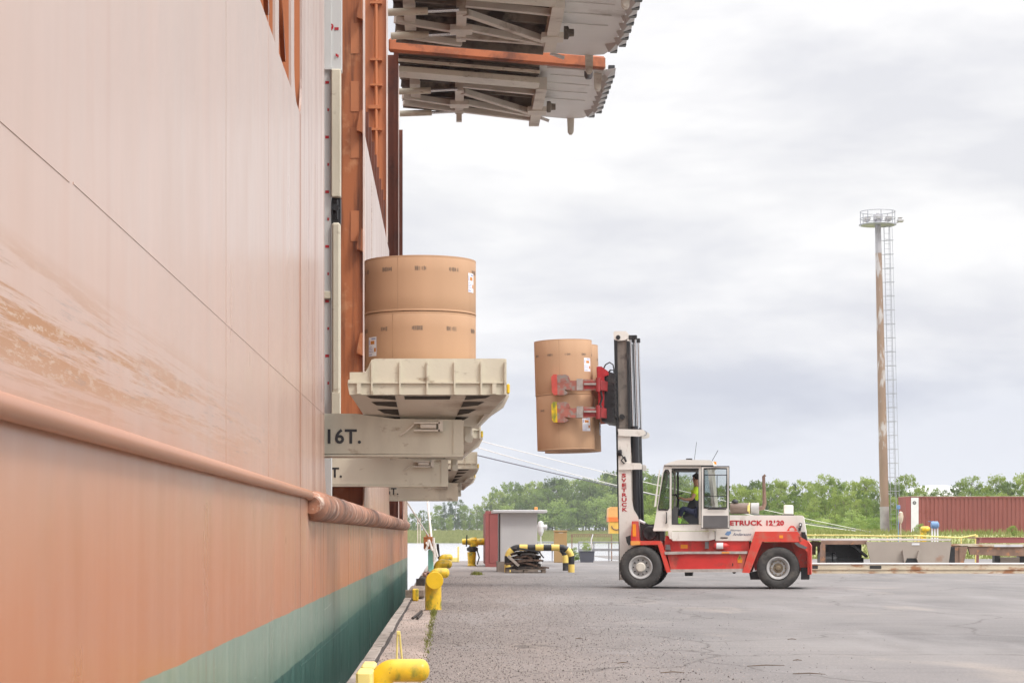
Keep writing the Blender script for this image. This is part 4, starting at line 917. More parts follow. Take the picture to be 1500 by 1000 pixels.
c = MB(); a = KZ(572, 137, 1.); b = KZ(585, 30, 1.); c.tube([(a[0], 1, a[1]), (b[0], 1, b[1])], .006, 5); a = KZ(680, 145, .7); b = KZ(716, 80, .7); c.tube([(a[0], .7, a[1]), (b[0], .7, b[1])], .008, 5)
a = KZ(540, 137, .6); c.cbox(a[0]-.08, a[0]+.08, .5, .7, a[1]-.01, a[1]+.03, .01); fk.part('antenna', c, m_black, roof)
# open door folded back
c = MB(); DY = .0
do = [(613, 176), (700, 176), (785, 176), (785, 300), (785, 557), (700, 557), (613, 557), (613, 300)]
di = [(632, 192), (700, 190), (768, 192), (770, 300), (768, 430), (700, 432), (632, 430), (630, 300)]
c.ring([KZ(a, b) for a, b in do], [KZ(a, b) for a, b in di], DY, DY+.045); door = fk.part('cab_door', c, m_white, cab)
c = MB(); strip_loop(c, do, 5, DY-.008, DY+.05); c2 = [(628, 188), (700, 186), (772, 188), (774, 300), (772, 434), (700, 436), (628, 434), (626, 300)]; strip_loop(c, c2, 9, DY-.01, DY+.05)
for zy in (231, 361): kp(c, [(630, zy-2.5), (770, zy-2.5), (770, zy+2.5), (630, zy+2.5)], DY-.012, DY+.02)
kp(c, [(652, 437), (766, 437), (766, 442), (652, 442)], DY-.05, DY-.03); kp(c, [(708, 234), (712, 234), (712, 358), (708, 358)], DY+.02, DY+.03)
fk.part('door_seal', c, m_black, door)
c = MB(); kp(c, [(625, 478), (776, 478), (776, 551), (625, 551)], DY-.006, DY-.001); fk.part('door_panel', c, m_grey, door)
c = MB(); c.prism([KZ(a, b) for a, b in di], DY+.018, DY+.024); fk.part('door_glass', c, m_glass, door)
# front hydraulics and lamp
c = MB(); kp(c, [(245, 532), (362, 530), (372, 560), (365, 632), (240, 632)], .45, 1.95); kp(c, [(362, 560), (385, 575), (385, 632), (362, 632)], .3, .5); a = KZ(300, 585, .45); c.lathe([(.02, -.1), (.17, -.1), (.2, -.06), (.2, .02)], (a[0], .45, a[1]), 'Y', 20)
for k in range(7): t = k*2*PI/7; c.bar((a[0], .36, a[1]), (a[0]+.15*math.cos(t), .36, a[1]+.15*math.sin(t)), .02, .04)
fk.part('hydraulic_block', c, m_black)
c = MB(); kp(c, [(190, 512), (226, 512), (236, 632), (183, 632)], .15, .45); lb = fk.part('lamp_housing', c, m_red)
c = MB(); kp(c, [(194, 530), (214, 530), (216, 605), (195, 605)], .14, .149); fk.part('orange_lens', c, m_lamp, lb)
c = MB(); kp(c, [(152, 608), (180, 598), (182, 650), (170, 660), (158, 640)], -.05, .15); fk.part('front_lamp', c, m_black, lb)
c = MB(); kp(c, [(178, 633), (240, 633), (240, 656), (185, 660)], -.03, .0); fk.part('lamp_bracket', c, m_orplain, lb)
c = MB(); a = KZ(200, 488, .6); b = KZ(290, 545, .6); c.cyl((a[0], .6, a[1]), (b[0], .6, b[1]), .055); fk.part('tilt_cylinder', c, m_black, smooth=True)
c = MB(); a = KZ(235, 508, .6); b = KZ(272, 526, .6); c.cyl((a[0], .54, a[1]), (b[0], .54, b[1]), .04); fk.part('tilt_rod', c, m_whiteobj, smooth=True)
c = MB(); kp(c, [(325, 425), (338, 422), (362, 200), (356, 200)], CN-.12, CN-.09); fk.part('mirror_rail', c, m_white, cab)
# wheels
def wheel(zx, zy, ly0, r, hubm, front):
    cx_, cz_ = KZ(zx, zy, 0); cz_ = r
    t = MB(); w_ = .32; yA = ly0
    t.lathe([(r*.56, yA+.03), (r*.60, yA+.008), (r*.74, yA-.012), (r*.90, yA+.0), (r*.965, yA+.03), (r, yA+.055), (r, yA+w_-.05), (r*.965, yA+w_-.02), (r*.90, yA+w_), (r*.6, yA+w_), (r*.56, yA+w_-.03)], (cx_, 0, cz_), 'Y', 64)
    for k in range(40):        # tread lugs
        a = 2*PI*k/40; ca_, sa_ = math.cos(a), math.sin(a); rr_ = r+.008
        for (y0, y1, ph) in ((yA+.035, yA+.12, 0), (yA+.2, yA+w_-.035, .08)):
            pts = []
            for rad in (r*.95, rr_):
                for (aa, yy) in ((a-.045+ph, y0), (a+.045+ph, y0), (a+.045+ph, y1), (a-.045+ph, y1)): pts.append((cx_+rad*math.cos(aa), yy, cz_+rad*math.sin(aa)))
            t.add(pts, [(0, 1, 2, 3), (7, 6, 5, 4), (0, 4, 5, 1), (1, 5, 6, 2), (2, 6, 7, 3), (3, 7, 4, 0)])
    wh = fk.part('wheel', t, m_rubber, smooth=True)
    t = MB(); q_ = .55 if front else .54
    t.lathe([(r*q_*1.02, yA+.02), (r*q_, yA+.0), (r*q_*.93, yA+.0), (r*q_*.90, yA+.03), (r*q_*.80, yA+.05), (r*q_*.78, yA+.09), (r*.2, yA+.10), (0, yA+.10)], (cx_, 0, cz_), 'Y', 40); fk.part('rim', t, m_rim if front else m_rim, wh, smooth=True)
    t = MB(); hr = r*(.23 if front else .12)
    t.lathe([(0, yA-.01), (hr*.8, yA-.01), (hr, yA+.02), (hr, yA+.1)], (cx_, 0, cz_), 'Y', 24)
    if not front: t.lathe([(r*.36, yA+.06), (r*.38, yA+.08), (r*.38, yA+.099), (.0, yA+.097)], (cx_, 0, cz_), 'Y', 24)
    fk.part('hub', t, m_hub if front else m_hubr, wh, smooth=True)
    t = MB()
    for k in range(10):
        a = 2*PI*k/10; rr_ = r*.34; x, z = cx_+rr_*math.cos(a), cz_+rr_*math.sin(a); t.cyl((x, yA+.04, z), (x, yA+.1, z), .022, n=6)
    fk.part('wheel_nut', t, m_black if front else m_hubr, wh)
wheel(243, 0, .0, .565, m_hub, True); wheel(243, 0, .38, .565, m_hub, True); wheel(243, 0, 1.70, .565, m_hub, True); wheel(243, 0, 2.08, .565, m_hub, True)
wheel(1082, 0, .02, .55, m_hubr, False); wheel(1082, 0, 2.05, .55, m_hubr, False)
# mast
for y0 in (.50, 1.75):
    c = MB(); f = [K0(a, b, .50) for a, b in ((905, 636), (923, 636), (925, 732), (928, 746), (934, 756), (937, 765), (937, 846), (908, 849))]; c.prism(f, y0, y0+.16); mo = fk.part('outer_mast', c, m_white)
    if y0 < 1: mast_near = mo
    c = MB(); f = [K0(a, b, .5) for a, b in ((904, 636), (905, 636), (908, 849), (907, 849))]; c.prism(f, y0-.01, y0+.17); fk.part('mast_edge', c, m_black, mo)
    yi = y0+.14 if y0 < 1 else y0-.14
    c = MB(); f = [K0(a, b, .62) for a, b in ((899, 490), (903.5, 490), (909, 760), (905, 760))]; c.prism(f, yi, yi+.14)
    f = [K0(a, b, .62) for a, b in ((917.5, 499), (921, 499), (925, 655), (920.5, 655))]; c.prism(f, yi, yi+.14); im = fk.part('inner_mast', c, m_black)
    c = MB(); f = [K0(a, b, .62) for a, b in ((903.5, 490), (917.5, 490), (921, 660), (907, 660))]; c.prism(f, yi+.06, yi+.10); fk.part('mast_web', c, m_mastweb, im)
    c = MB(); f = [K0(a, b, .62) for a, b in ((898.5, 487), (900, 484.8), (917, 485), (920, 488), (920.5, 495), (915, 498), (905, 499), (899, 497))]; c.prism(f, yi-.01, yi+.15); cp = fk.part('mast_head', c, m_white, im)
    c = MB(); a = K0(905.5, 494, .62); c.cyl((a[0], yi-.04, a[1]), (a[0], yi+.05, a[1]), .06); a = K0(911, 610, .62); c.cyl((a[0], yi-.03, a[1]), (a[0], yi+.1, a[1]), .07); fk.part('mast_roller', c, m_black, im, smooth=True)
    c = MB(); a, b = K0(923.5, 494, .7), K0(927.5, 628, .7); c.cyl((a[0], yi+.08, a[1]), (b[0], yi+.08, b[1]), .032); a, b = K0(930.5, 495, .7), K0(934.5, 628, .7); c.cyl((a[0], yi+.08, a[1]), (b[0], yi+.08, b[1]), .03); fk.part('lift_rod', c, m_chrome, im, smooth=True)
    c = MB(); a, b = K0(921, 491, .7), K0(933, 497, .7); c.cbox(a[0], b[0], yi, yi+.16, b[1], a[1], .01); a, b = K0(927, 494, .7), K0(931, 628, .7); c.cyl((a[0], yi+.1, a[1]), (b[0], yi+.1, b[1]), .015); fk.part('rod_head', c, m_black, im)
    c = MB(); a, b = K0(929.5, 624, .7), K0(933.5, 770, .7); c.cyl((a[0], yi+.08, a[1]), (b[0], yi+.08, b[1]), .10); fk.part('lift_cylinder', c, mat('black cylinder paint', (.018, .018, .022), .3) if y0 < 1 else m_black, im, smooth=True)
c = MB()
for (pts) in ([(905, 628), (942, 629), (945, 632), (944, 637), (936, 639), (906, 638)], [(906, 677), (938, 678), (940, 680), (940, 687), (906, 688)], [(909, 835), (936, 835), (936, 846), (909, 846)]):
    f = [K0(a, b, .44) for a, b in pts]; c.prism(f, .44, .52); c.prism(f, 1.9, 1.98); c.prism([(x, z) for x, z in [K0(a, b, .44) for a, b in (pts[0], (912, pts[0][1]), (912, pts[-1][1]), pts[-1])]], .52, 1.9)
cross = fk.part('mast_crossbar', c, m_white)
c = MB(); a = K0(941, 634, .44); tp = [(a[0]+.05+.06*math.cos(t*PI/6), .48, a[1]+.06*math.sin(t*PI/6)) for t in range(13)]; c.tube(tp, .014, 8); fk.part('lifting_ring', c, m_steel, cross, smooth=True)
c = MB(); a = K0(909, 663, .45); c.lathe([(0, -.1), (.06, -.1), (.085, -.04), (.085, .03), (0, .05)], (a[0], .42, a[1]), 'X', 14)
c.tube([(a[0]+.03, .42, a[1]-.05), (a[0]+.08, .40, a[1]-.14), (a[0]+.02, .40, a[1]-.2), (a[0]+.1, .42, a[1]-.28)], .02, 6); c.tube([(a[0]+.1, .42, a[1]-.1), (a[0]+.15, .42, a[1]-.24)], .03, 6); fk.part('work_lamp', c, m_black, cross, smooth=True)
for i, chh in enumerate('SVETRUCK'):
    tx = textmesh(chh, 1, .001, .035, align='CENTER'); hs = .70; zx = 913.8 + .10*i; zy = 698.5+7.1*i; a = K0(zx, zy, .495)
    xs = [v[0] for v in tx.v]; wc = .145/(max(xs)-min(xs)); place(tx, Matrix.Translation((a[0], .494, a[1])) @ UPR @ Matrix.Diagonal((min(wc*.92, .25), .094/.7, 4, 1))); fk.part('mast_letter', tx, m_redmark, mast_near)
# carriage and clamp
c = MB()
f = [K0(a, b, .6) for a, b in ((886, 548), (892, 545), (902, 548), (904, 612), (886, 608))]; c.prism(f, .25, 2.2)
f = [K0(a, b, .6) for a, b in ((882, 600), (900, 598), (902, 617), (896, 620), (884, 618))]; c.prism(f, .15, 2.3)
for k in range(5): a = K0(901, 560+10*k, .6); c.cyl((a[0], .2, a[1]), (a[0], .7, a[1]), .05)
car = fk.part('lift_carriage', c, m_black)
c = MB(); f = [K0(a, b, .1) for a, b in ((874.5, 536.5), (881, 536.5), (890, 543), (891, 549), (885, 551), (884, 602), (877, 602), (876, 570))]; c.prism(f, .1, .24); c.prism(f, 2.2, 2.34)
f = [K0(a, b, .3) for a, b in ((874, 538), (876, 538), (880, 600), (877, 600))]; c.prism(f, .24, 2.2); pl_ = fk.part('clamp_frame', c, mat('deep red steel', (.42, .025, .03), .4, var=.2, scale=5), car)
m_armdirty = mat('scuffed red clamp steel', (.36, .12, .09), .6, var=.2, scale=5, col2=(.28, .23, .20), c2scale=6, c2lo=.47, c2hi=.58, bump=.2)
m_armred = mat('oily red steel', (.30, .03, .03), .4, var=.3, scale=6)
m_armgrey = mat('bare clamp steel', (.38, .33, .30), .5, var=.2, scale=8)
def clamp(padm, y, up, mirror):
    s = -1 if mirror else 1
    def mm(yy): return yy if not mirror else 2.4-yy
    # px layout at near side
    def pr_(pts, y0, y1, m, nm, par=None):
        c = MB(); f = [K0(a, b+y, -.3) for a, b in pts]; c.prism(f, mm(y0), mm(y1)); return fk.part(nm, c, m, par)
    arm = pr_([(829, -6), (846, -6), (858, -8), (876, -7), (876, 7), (858, 8.5), (845, 8.5), (829, 7)], -.50, -.40, m_armdirty, 'clamp_arm')
    pr_([(846, -8.6), (855, -8.6), (855, 8), (846, 8)], -.515, -.39, m_armgrey, 'wear_plate', arm)
    pr_([(856.5, -4.5), (874.5, -4.5), (874.5, 6), (856.5, 6)], -.507, -.5005, m_armred, 'arm_recess', arm)
    pr_([(857, -2.5), (875, -2.5), (875, 0.5), (857, 0.5)], -.54, -.508, m_armgrey, 'arm_rod', arm)
    pr_([(815, -14), (830, -15), (834, -13), (836, -7), (829, -5), (829, 8), (834, 12), (828, 15), (815, 15)], -.50, -.36, m_armdirty, 'pad_block', arm)
    pr_([(809, -11), (812, -15), (817, -15), (818, 15), (813, 15), (810, 11)], -.53, -.345, padm, 'clamp_pad', arm)
    c = MB(); a = K0(877, y, -.3); c.cyl((a[0], mm(-.5), a[1]-.18), (a[0], mm(-.5), a[1]+.18), .06); c.bar((a[0], mm(-.45), a[1]), (a[0]+.12, mm(.3), a[1]), .14, .26); fk.part('arm_pivot', c, m_armred, arm, smooth=False)
m_pad = mat('dull red pad', (.55, .085, .065), .5, var=.15, scale=5)
clamp(m_pad, 564, 1, False); clamp(m_yel, 604, 0, False); clamp(m_pad, 564, 1, True); clamp(m_yel, 604, 0, True)
c = MB()
def hose(pts, r=.018):
    pp = [K0(a, b, l) + (l,) for a, b, l in pts]; c.tube([(x, l, z) for x, z, l in pp], r, 7)
hose([(883, 542, .4), (887, 534, .4), (893, 530.5, .4), (898, 534, .4), (900, 545, .4)]); hose([(890, 548, .5), (894, 542, .5), (899, 542, .5), (901, 552, .5)], .022)
hose([(892, 570, .3), (898, 580, .3), (897, 595, .3), (900, 606, .3)], .02); hose([(880, 572, -.1), (882, 583, -.1), (879, 592, -.1), (882, 600, -.1)], .03)
fk.part('hydraulic_hose', c, m_black, car, smooth=True)

# rolls held in the clamp
TILT = R(1.6)
def held(lx_px, z, ly, label, lab_a, lab_z, seed, phase, zoff=0):
    lx, _ = K0(lx_px, 600, ly)
    loc = Vector((FC.x + lx*ca + ly*sa, FC.y - lx*sa + ly*ca, z))
    paper_roll(loc, .775, 1.462, label, 'paper rolls', lab_a, lab_z, .30, .36, seed, 10, rot=(0, -TILT, 0), phase=phase, markz=.72)
zb_ = 3.69
held(829.5, zb_, .45, 'lower near paper roll held by the yellow clamp pad of the forklift', R(43), .66, 21, .3)
held(826.6, zb_+1.465, .45, 'upper near paper roll held by the red clamp pad of the forklift', R(53), .78, 22, .1)
held(839.5, zb_, 2.01, 'lower rear paper roll half hidden behind the near one in the forklift clamp', R(80), .62, 23, .2)
held(836.6, zb_+1.465, 2.01, 'upper rear paper roll half hidden behind the near one in the forklift clamp', R(80), .70, 24, .0)

# driver
def skin(name, nodes, edges, m, parent, sub=2, root=0):
    me = bpy.data.meshes.new(name); me.from_pydata([n[0] for n in nodes], edges, [])
    o = bpy.data.objects.new(name, me); COL.objects.link(o)
    md = o.modifiers.new('s', 'SKIN'); 
    if not me.skin_vertices: me.attributes.new('skin', 'FLOAT', 'POINT') if False else None
    import bmesh
    bm = bmesh.new(); bm.from_mesh(me); bm.verts.layers.skin.verify(); bm.to_mesh(me); bm.free()
    for i, sv in enumerate(me.skin_vertices[0].data):
        r = nodes[i][1]; sv.radius = r if hasattr(r, '__len__') else (r, r); sv.use_root = (i == root)
    md.use_smooth_shade = True; s2 = o.modifiers.new('d', 'SUBSURF'); s2.levels = sub; s2.render_levels = sub
    dg = bpy.context.evaluated_depsgraph_get(); dg.update(); nm_ = bpy.data.meshes.new_from_object(o.evaluated_get(dg))
    o.modifiers.clear(); o.data = nm_; nm_.materials.clear(); nm_.materials.append(m); o.parent = parent
    for p in nm_.polygons: p.use_smooth = True
    return o
PLY = 1.02
base_lx, base_z = K0(1021, 757, PLY)
def wl(lx, ly, z): return Vector((FC.x + lx*ca + ly*sa, FC.y - lx*sa + ly*ca, z))
pe = bpy.data.objects.new('person', None); COL.objects.link(pe); pe.location = wl(base_lx, PLY, base_z); pe.rotation_euler = (0, 0, -YAW)
setp(pe, 'forklift driver in lime shirt and navy trousers seated at the wheel in the cab', 'person')
def q3(px, py, dy=0.):
    a = K0(px, py, PLY); return (a[0]-base_lx, dy, a[1]-base_z)
nodes = [(q3(1020, 750), .13), (q3(1021, 740), .13), (q3(1021, 727), .15), (q3(1021, 717), .13), (q3(1020.8, 712.5), .07), (q3(1019.8, 708.5), .062), (q3(1018.5, 703), .085), (q3(1018.8, 698), .09), (q3(1019, 695.5), .06),
         (q3(1021, 716, -.19), .06), (q3(1014.5, 731, -.24), .045), (q3(1003, 731.5, -.2), .035), (q3(998.5, 729, -.17), .028),
         (q3(1021, 716, .19), .06), (q3(1014.5, 731, .24), .045), (q3(1003, 731.5, .2), .035), (q3(998.5, 729, .17), .028),
         (q3(1016, 750, -.1), .09), (q3(1000, 744, -.14), .07), (q3(996, 757, -.13), .05), (q3(993.5, 768, -.12), .045), (q3(989, 769.5, -.12), .035),
         (q3(1016, 750, .1), .09), (q3(1000, 744, .14), .07), (q3(994, 757, .13), .05), (q3(991, 768, .12), .045), (q3(986, 769.5, .12), .035)]
E = [(0, 1), (1, 2), (2, 3), (3, 4), (4, 5), (5, 6), (6, 7), (7, 8), (3, 9), (9, 10), (10, 11), (11, 12), (3, 13), (13, 14), (14, 15), (15, 16), (0, 17), (17, 18), (18, 19), (19, 20), (20, 21), (0, 22), (22, 23), (23, 24), (24, 25), (25, 26)]
body = skin('body', nodes, E, m_skin, pe)
def grow(ids, edges, g_, nm, m, par=pe, root=0):
    mp_ = {i: k for k, i in enumerate(ids)}; return skin(nm, [(nodes[i][0], nodes[i][1]+g_) for i in ids], [(mp_[a], mp_[b]) for a, b in edges], m, par)
n_ = len(nodes); nodes += [(q3(1018, 724.5, -.215), .05), (q3(1018, 724.5, .215), .05)]
grow([2, 0, 1, 3, 9, 13, n_, n_+1, 4], [(0, 1), (1, 2), (2, 3), (3, 4), (3, 9), (3, 13), (9, n_), (13, n_+1)], .02, 'shirt', m_lime)
grow([0, 17, 18, 19, 22, 23, 24], [(0, 17), (17, 18), (18, 19), (0, 22), (22, 23), (23, 24)], .018, 'trousers', m_navy)
grow([19, 20], [(19, 20)], .03, 'trouser_leg_cuff', m_limedk); grow([24, 25], [(24, 25)], .03, 'trouser_leg_cuff', m_limedk)
hn = [(q3(1020.6, 697.5), .088), (q3(1021.5, 702), .075), (q3(1019.2, 695.5), .075)]
skin('hair', hn, [(0, 1), (0, 2)], m_hair, pe)
hd = q3(1018.6, 702.5)
fm = MB(); fm.add([(hd[0]-.085, -.018, hd[2]+.02), (hd[0]-.085, .018, hd[2]+.02), (hd[0]-.122, 0, hd[2]-.022), (hd[0]-.085, -.02, hd[2]-.03), (hd[0]-.085, .02, hd[2]-.03)], [(0, 1, 2), (0, 2, 3), (1, 4, 2), (3, 2, 4)]); build('nose', fm, m_skin, pe)
fm = MB(); fm.lathe([(0, -.02), (.028, -.015), (.03, 0), (0, .01)], (hd[0]+.02, -.088, hd[2]-.01), 'Y', 10); build('ear', fm, m_skin, pe)
fm = MB(); fm.cbox(hd[0]-.082, hd[0]-.06, -.05, -.03, hd[2]+.012, hd[2]+.024, .004); fm.cbox(hd[0]-.082, hd[0]-.06, .03, .05, hd[2]+.012, hd[2]+.024, .004); build('eye', fm, m_hair, pe)
for sg in (-1, 1):
    hx_ = q3(998.5, 729, .17*sg)
    fm = MB()
    for k in range(4): yy = hx_[1]+(k-1.5)*.02; fm.tube([(hx_[0]+.01, yy, hx_[2]+.01), (hx_[0]-.04, yy, hx_[2]+.02), (hx_[0]-.065, yy, hx_[2]-.002), (hx_[0]-.05, yy, hx_[2]-.03)], [.010, .010, .009, .007], 7)
    fm.tube([(hx_[0]+.01, hx_[1]-.04*sg, hx_[2]-.01), (hx_[0]-.03, hx_[1]-.045*sg, hx_[2]-.02), (hx_[0]-.045, hx_[1]-.03*sg, hx_[2]-.03)], [.012, .011, .009], 7)
    build('fingers', fm, m_skin, pe, smooth=True)

# ------------------------------------------------------------ bollards along the quay edge
def bollard(loc, ang, label, r=.155, hgt=.72, group='yellow mooring bollards', length=.36, flat=True):
    T = Thing('mooring_bollard', loc, label, 'bollard', group, rz=ang, world=False)
    m = MB(); zc = hgt-r; bend = .12; pts = [(0, 0, 0), (0, 0, zc-bend)]
    for k in range(1, 9): t = k*PI/16; pts.append((bend-bend*math.cos(t), 0, zc-bend+bend*math.sin(t)))
    L_ = length-r; pts += [(L_-.02, 0, zc)]; rr = [r]*len(pts)
    if not flat:
        for k in range(1, 6): t = k*PI/2/5.3; pts.append((L_-.02+r*.75*math.sin(t), 0, zc)); rr.append(r*math.cos(t))
    else: pts += [(L_+.03, 0, zc), (L_+.035, 0, zc)]; rr += [r*1.04, r*.98]
    m.tube(pts, rr, 32); T.part('pipe', m, m_yel, smooth=True)
    if flat:
        m = MB(); xe = L_+.036; m.lathe([(r*1.06, xe-.06), (r*1.06, xe-.008), (r*1.0, xe), (0, xe)], (0, 0, zc), 'X', 32); T.part('end_cap', m, m_yelcap, smooth=True)
    m = MB(); m.lathe([(0, .012), (r*1.12, .012), (r*1.18, 0)], n=24); T.part('base_flange', m, m_yelpale if False else m_concdk, smooth=True)
    return T
bollard((-.575, 18.5, 0), R(0), 'nearest yellow pipe bollard, bent sideways with rounded end at the frame bottom', r=.098, hgt=.372, flat=False, length=.46)
bollard((-.288, 41.2, 0), R(-84), 'yellow pipe bollard with round end cap facing the camera beside grass tuft', length=.40)
bollard((-.33, 46.5, 0), R(8), 'yellow bollard just behind the round capped one, pointing right', r=.11, flat=False, length=.40)
bollard((-.30, 62.5, 0), R(5), 'yellow bollard with ropes, third in the row along the quay edge', r=.13, flat=False, length=.46)
bollard((-.25, 80, 0), R(10), 'farthest yellow bollard beside the mooring ropes', r=.13, flat=False, length=.46, hgt=.72)
# heap of rope on the second last
random.seed(9); m = MB()
for k in range(12):
    tp = [(-.42+random.gauss(0, .04)+.15*math.cos(t), 54+random.gauss(0, .2), .12+.3*abs(math.sin(t*.5))+random.random()*.1) for t in [i*.8 for i in range(8)]]; m.tube(tp, .03, 6)
single('rope_heap', m, mat('pinkish rope', (.42, .28, .24), .9, var=.2), (-.4, 54, 0), 'tangled pinkish rope heaped on the quay edge between yellow bollards', 'rope', smooth=True)
# small yellow kerb blocks, timber fenders and post
def block(x0, x1, y0, y1, z0, z1, mt, name, label, cat, group=None, c=.02):
    m = MB(); m.cbox(x0, x1, y0, y1, z0, z1, c); m.box(x0+.02, x1-.02, y0+.02, y1-.02, z0-.3 if name != 'timber_fender' else z0+.001, z0+.001 if name != 'timber_fender' else z0+.01); return single(name, m, mt, ((x0+x1)/2, (y0+y1)/2, z0), label, cat, group)
block(XP(521, 18), XP(545, 18), 18, 18.5, .03, .295, m_yelpale, 'ladder_head', 'pale yellow steel block nearest the camera at the quay edge beside the bollard', 'kerb block', 'yellow kerb blocks')
block(XP(528, 19.6), XP(549, 19.6), 19.6, 20.2, .03, .253, m_yelpale, 'ladder_head', 'pale yellow steel block just behind the nearest one at the quay edge', 'kerb block', 'yellow kerb blocks')
block(XP(604, 47), XP(613, 47), 47, 47.4, .0, .26, m_yel, 'ladder_head', 'yellow steel block beside dark timber on the quay edge', 'kerb block', 'yellow kerb blocks')
block(XP(624, 66), XP(632, 66), 66, 66.4, .0, .3, m_yel, 'ladder_head', 'farthest small yellow block on the quay edge behind dark timber', 'kerb block', 'yellow kerb blocks')
for (pxa, pxb, D, zt, lab) in ((598, 622, 48.5, .22, 'dark timber fender head on the quay edge left of the round capped bollard'), (614, 632, 60, .22, 'dark timber fender head on the quay edge near the rope heap'), (613, 622, 57, .30, 'short black timber standing at the quay edge between two fender heads')):
    m = MB(); m.cbox(XP(pxa, D), XP(pxb, D), D, D+3.2, .03, zt, .03); m.box(XP(pxa, D)-.06, XP(pxa, D)+.1, D-.15, D+.05, -.3, zt-.02); single('timber_fender', m, m_wood if pxa != 613 else m_scrap, (XP(610, D), D, 0), lab, 'timber', 'timber fenders')
m = MB(); xx = XP(585, 24.5); m.cyl((xx-.03, 24.5, 0), (xx-.02, 24.5, .33), .011); m.cyl((xx+.03, 24.55, 0), (xx+.0, 24.5, .34), .011); m.cbox(xx-.03, xx+.01, 24.48, 24.52, .30, .345, .005)
single('marker_rod', m, m_yelpale, (xx, 24.5, 0), 'thin pale yellow rod standing on the concrete behind the nearest bollard', 'rod')
m = MB(); D = 38; tp = [(XP(606, D), D-1.2, .02), (XP(611, D), D, .03), (XP(616, D), D+1.4, .05), (XP(617, D), D+.6, .03), (XP(613, D), D-1.3, .02)]; m.tube(tp, .022, 8)
single('rope_loop', m, m_scrap, (XP(611, D), D, 0), 'dark rope loop lying on concrete left of the round capped bollard', 'rope', smooth=True)
m = MB(); random.seed(2); pts = [(-.81+random.uniform(-.012, .012), y*.8, .0+random.uniform(-.01, .012)) for y in range(18, 75)]; m.tube(pts, .022, 6); single('edge_chain', m, m_scrap, (-.81, 30, 0), 'dark rusty chain lying in the gap between kerb and concrete strip', 'chain')
m = MB()
for (px, py, D) in ((505, 968, 22),):
    pass
# orange rusty box on mint post with ropes, black lever post
T = Thing('mooring_hook', (XP(627, 84), 84, 0), 'rusty orange box on a mint green post with white ropes at the quay edge', 'mooring box')
D = 84; m = MB(); m.cbox(XP(620.5, D), XP(634, D), D, D+.4, ZP(804, D), ZP(785.5, D), .02); m.box(XP(624, D), XP(630, D), D+.1, D+.3, ZP(785.4, D), ZP(782, D)); bxo = T.part('box', m, m_rustfr if False else mat('rusty orange box', (.42, .15, .05), .6, var=.2, scale=4))
m = MB(); m.cbox(XP(627, D), XP(635, D), D, D+.3, 0, ZP(804, D)-.01, .02); T.part('post', m, m_mint)
m = MB()
for (a, b) in (((628, 790), (623, 806)), ((628, 790), (633, 806)), ((624, 794), (627, 800)), ((635, 787), (636, 822)), ((634, 792), (641, 815)), ((637, 795), (637, 822)), ((632, 800), (639, 818))):
    p0, p1 = P(*a, D-.12), P(*b, D-.15); m.tube([p0, (p0+p1)/2+Vector((.02, 0, -.03)), p1], .045, 8)
single('rope_bight', m, m_rope, (XP(630, D), D, 0), 'white mooring rope ends hanging from the rusty orange box', 'rope', smooth=True)
m = MB(); a = P(643, 818, 86); b = P(641, 796, 86); m.cyl(a, b, .05); single('steel_post', m, m_black, (a.x, a.y, 0), 'thin black post beside the farthest yellow bollard', 'post')
m = MB(); D = 114; m.cbox(XP(652, D), XP(672, D), D, D+.5, .0, ZP(816, D), .03); m.cbox(XP(670, D), XP(672.6, D), D, D+.2, 0, ZP(800, D), .02); single('yellow_kerb', m, m_yelpale, (XP(660, D), D, 0), 'pale yellow kerb beam with upright post at the far quay corner', 'kerb')

# ------------------------------------------------------------ ropes
def rope(p0, p1, sag, r, m_, label, name='mooring_line', group='mooring ropes'):
    pts = []
    for k in range(25):
        t = k/24; p = p0.lerp(p1, t); p.z -= sag*4*t*(1-t); pts.append(p)
    m = MB(); m.tube(pts, r, 6); return single(name, m, m_, tuple(p0), label, 'rope', group, smooth=True)
rope(P(592, 728, 82), P(628, 785, 84), .0, .03, m_rope, 'pale mooring rope running down from the ship stern to the orange box')
rope(P(626, 728, 88), P(633, 797, 84.5), .0, .045, m_rope, 'thick white mooring rope dropping steeply to the quay edge')
pb = P(1291, 781, 146)
rope(P(652, 655, 95), pb, .35, .026, m_ropedk, 'lowest and darkest of the long mooring lines running to the light mast')
rope(P(652, 632, 98), pb + Vector((-.3, .5, .05)), .2, .02, m_rope, 'uppermost pale mooring line running behind the forklift to the light mast')
rope(P(652, 641, 96), pb + Vector((.1, .8, 0)), .6, .022, m_rope, 'middle pale mooring line running behind the forklift to the light mast')

# ------------------------------------------------------------ hut, container, pump, barriers
D = 84; T = Thing('utility_hut', (XP(760, D), D, 0), 'small light grey utility hut with flat overhanging roof on the quay', 'hut')
m = MB(); m.box(XP(733, D), XP(787, D), D, D+2.2, ZP(822, D), ZP(751, D))
for k in range(14): x = XP(735+k*3.8, D); m.box(x-.006, x+.006, D-.008, D-.001, ZP(822, D), ZP(752, D))
T.part('wall', m, m_hutw); m = MB(); m.cbox(XP(721.5, D), XP(801, D), D-.35, D+2.5, ZP(751, D), ZP(746.5, D), .02); rf_ = T.part('roof', m, m_hutw)
m = MB(); m.box(XP(729, D), XP(788, D), D-.05, D+2.3, 0, ZP(822, D)); T.part('plinth', m, m_concdk)
m = MB(); m.cbox(XP(783, D), XP(788, D), D+.2, D+.35, ZP(746.4, D), ZP(742, D), .02); T.part('roof_lamp', m, m_orplain, rf_)
m = MB(); m.box(XP(731, D), XP(733, D)-.002, D+.1, D+2.1, ZP(822, D), ZP(752, D)); T.part('dark_left_side', m, m_grey)  # left side of the hut, coloured darker than the front wall
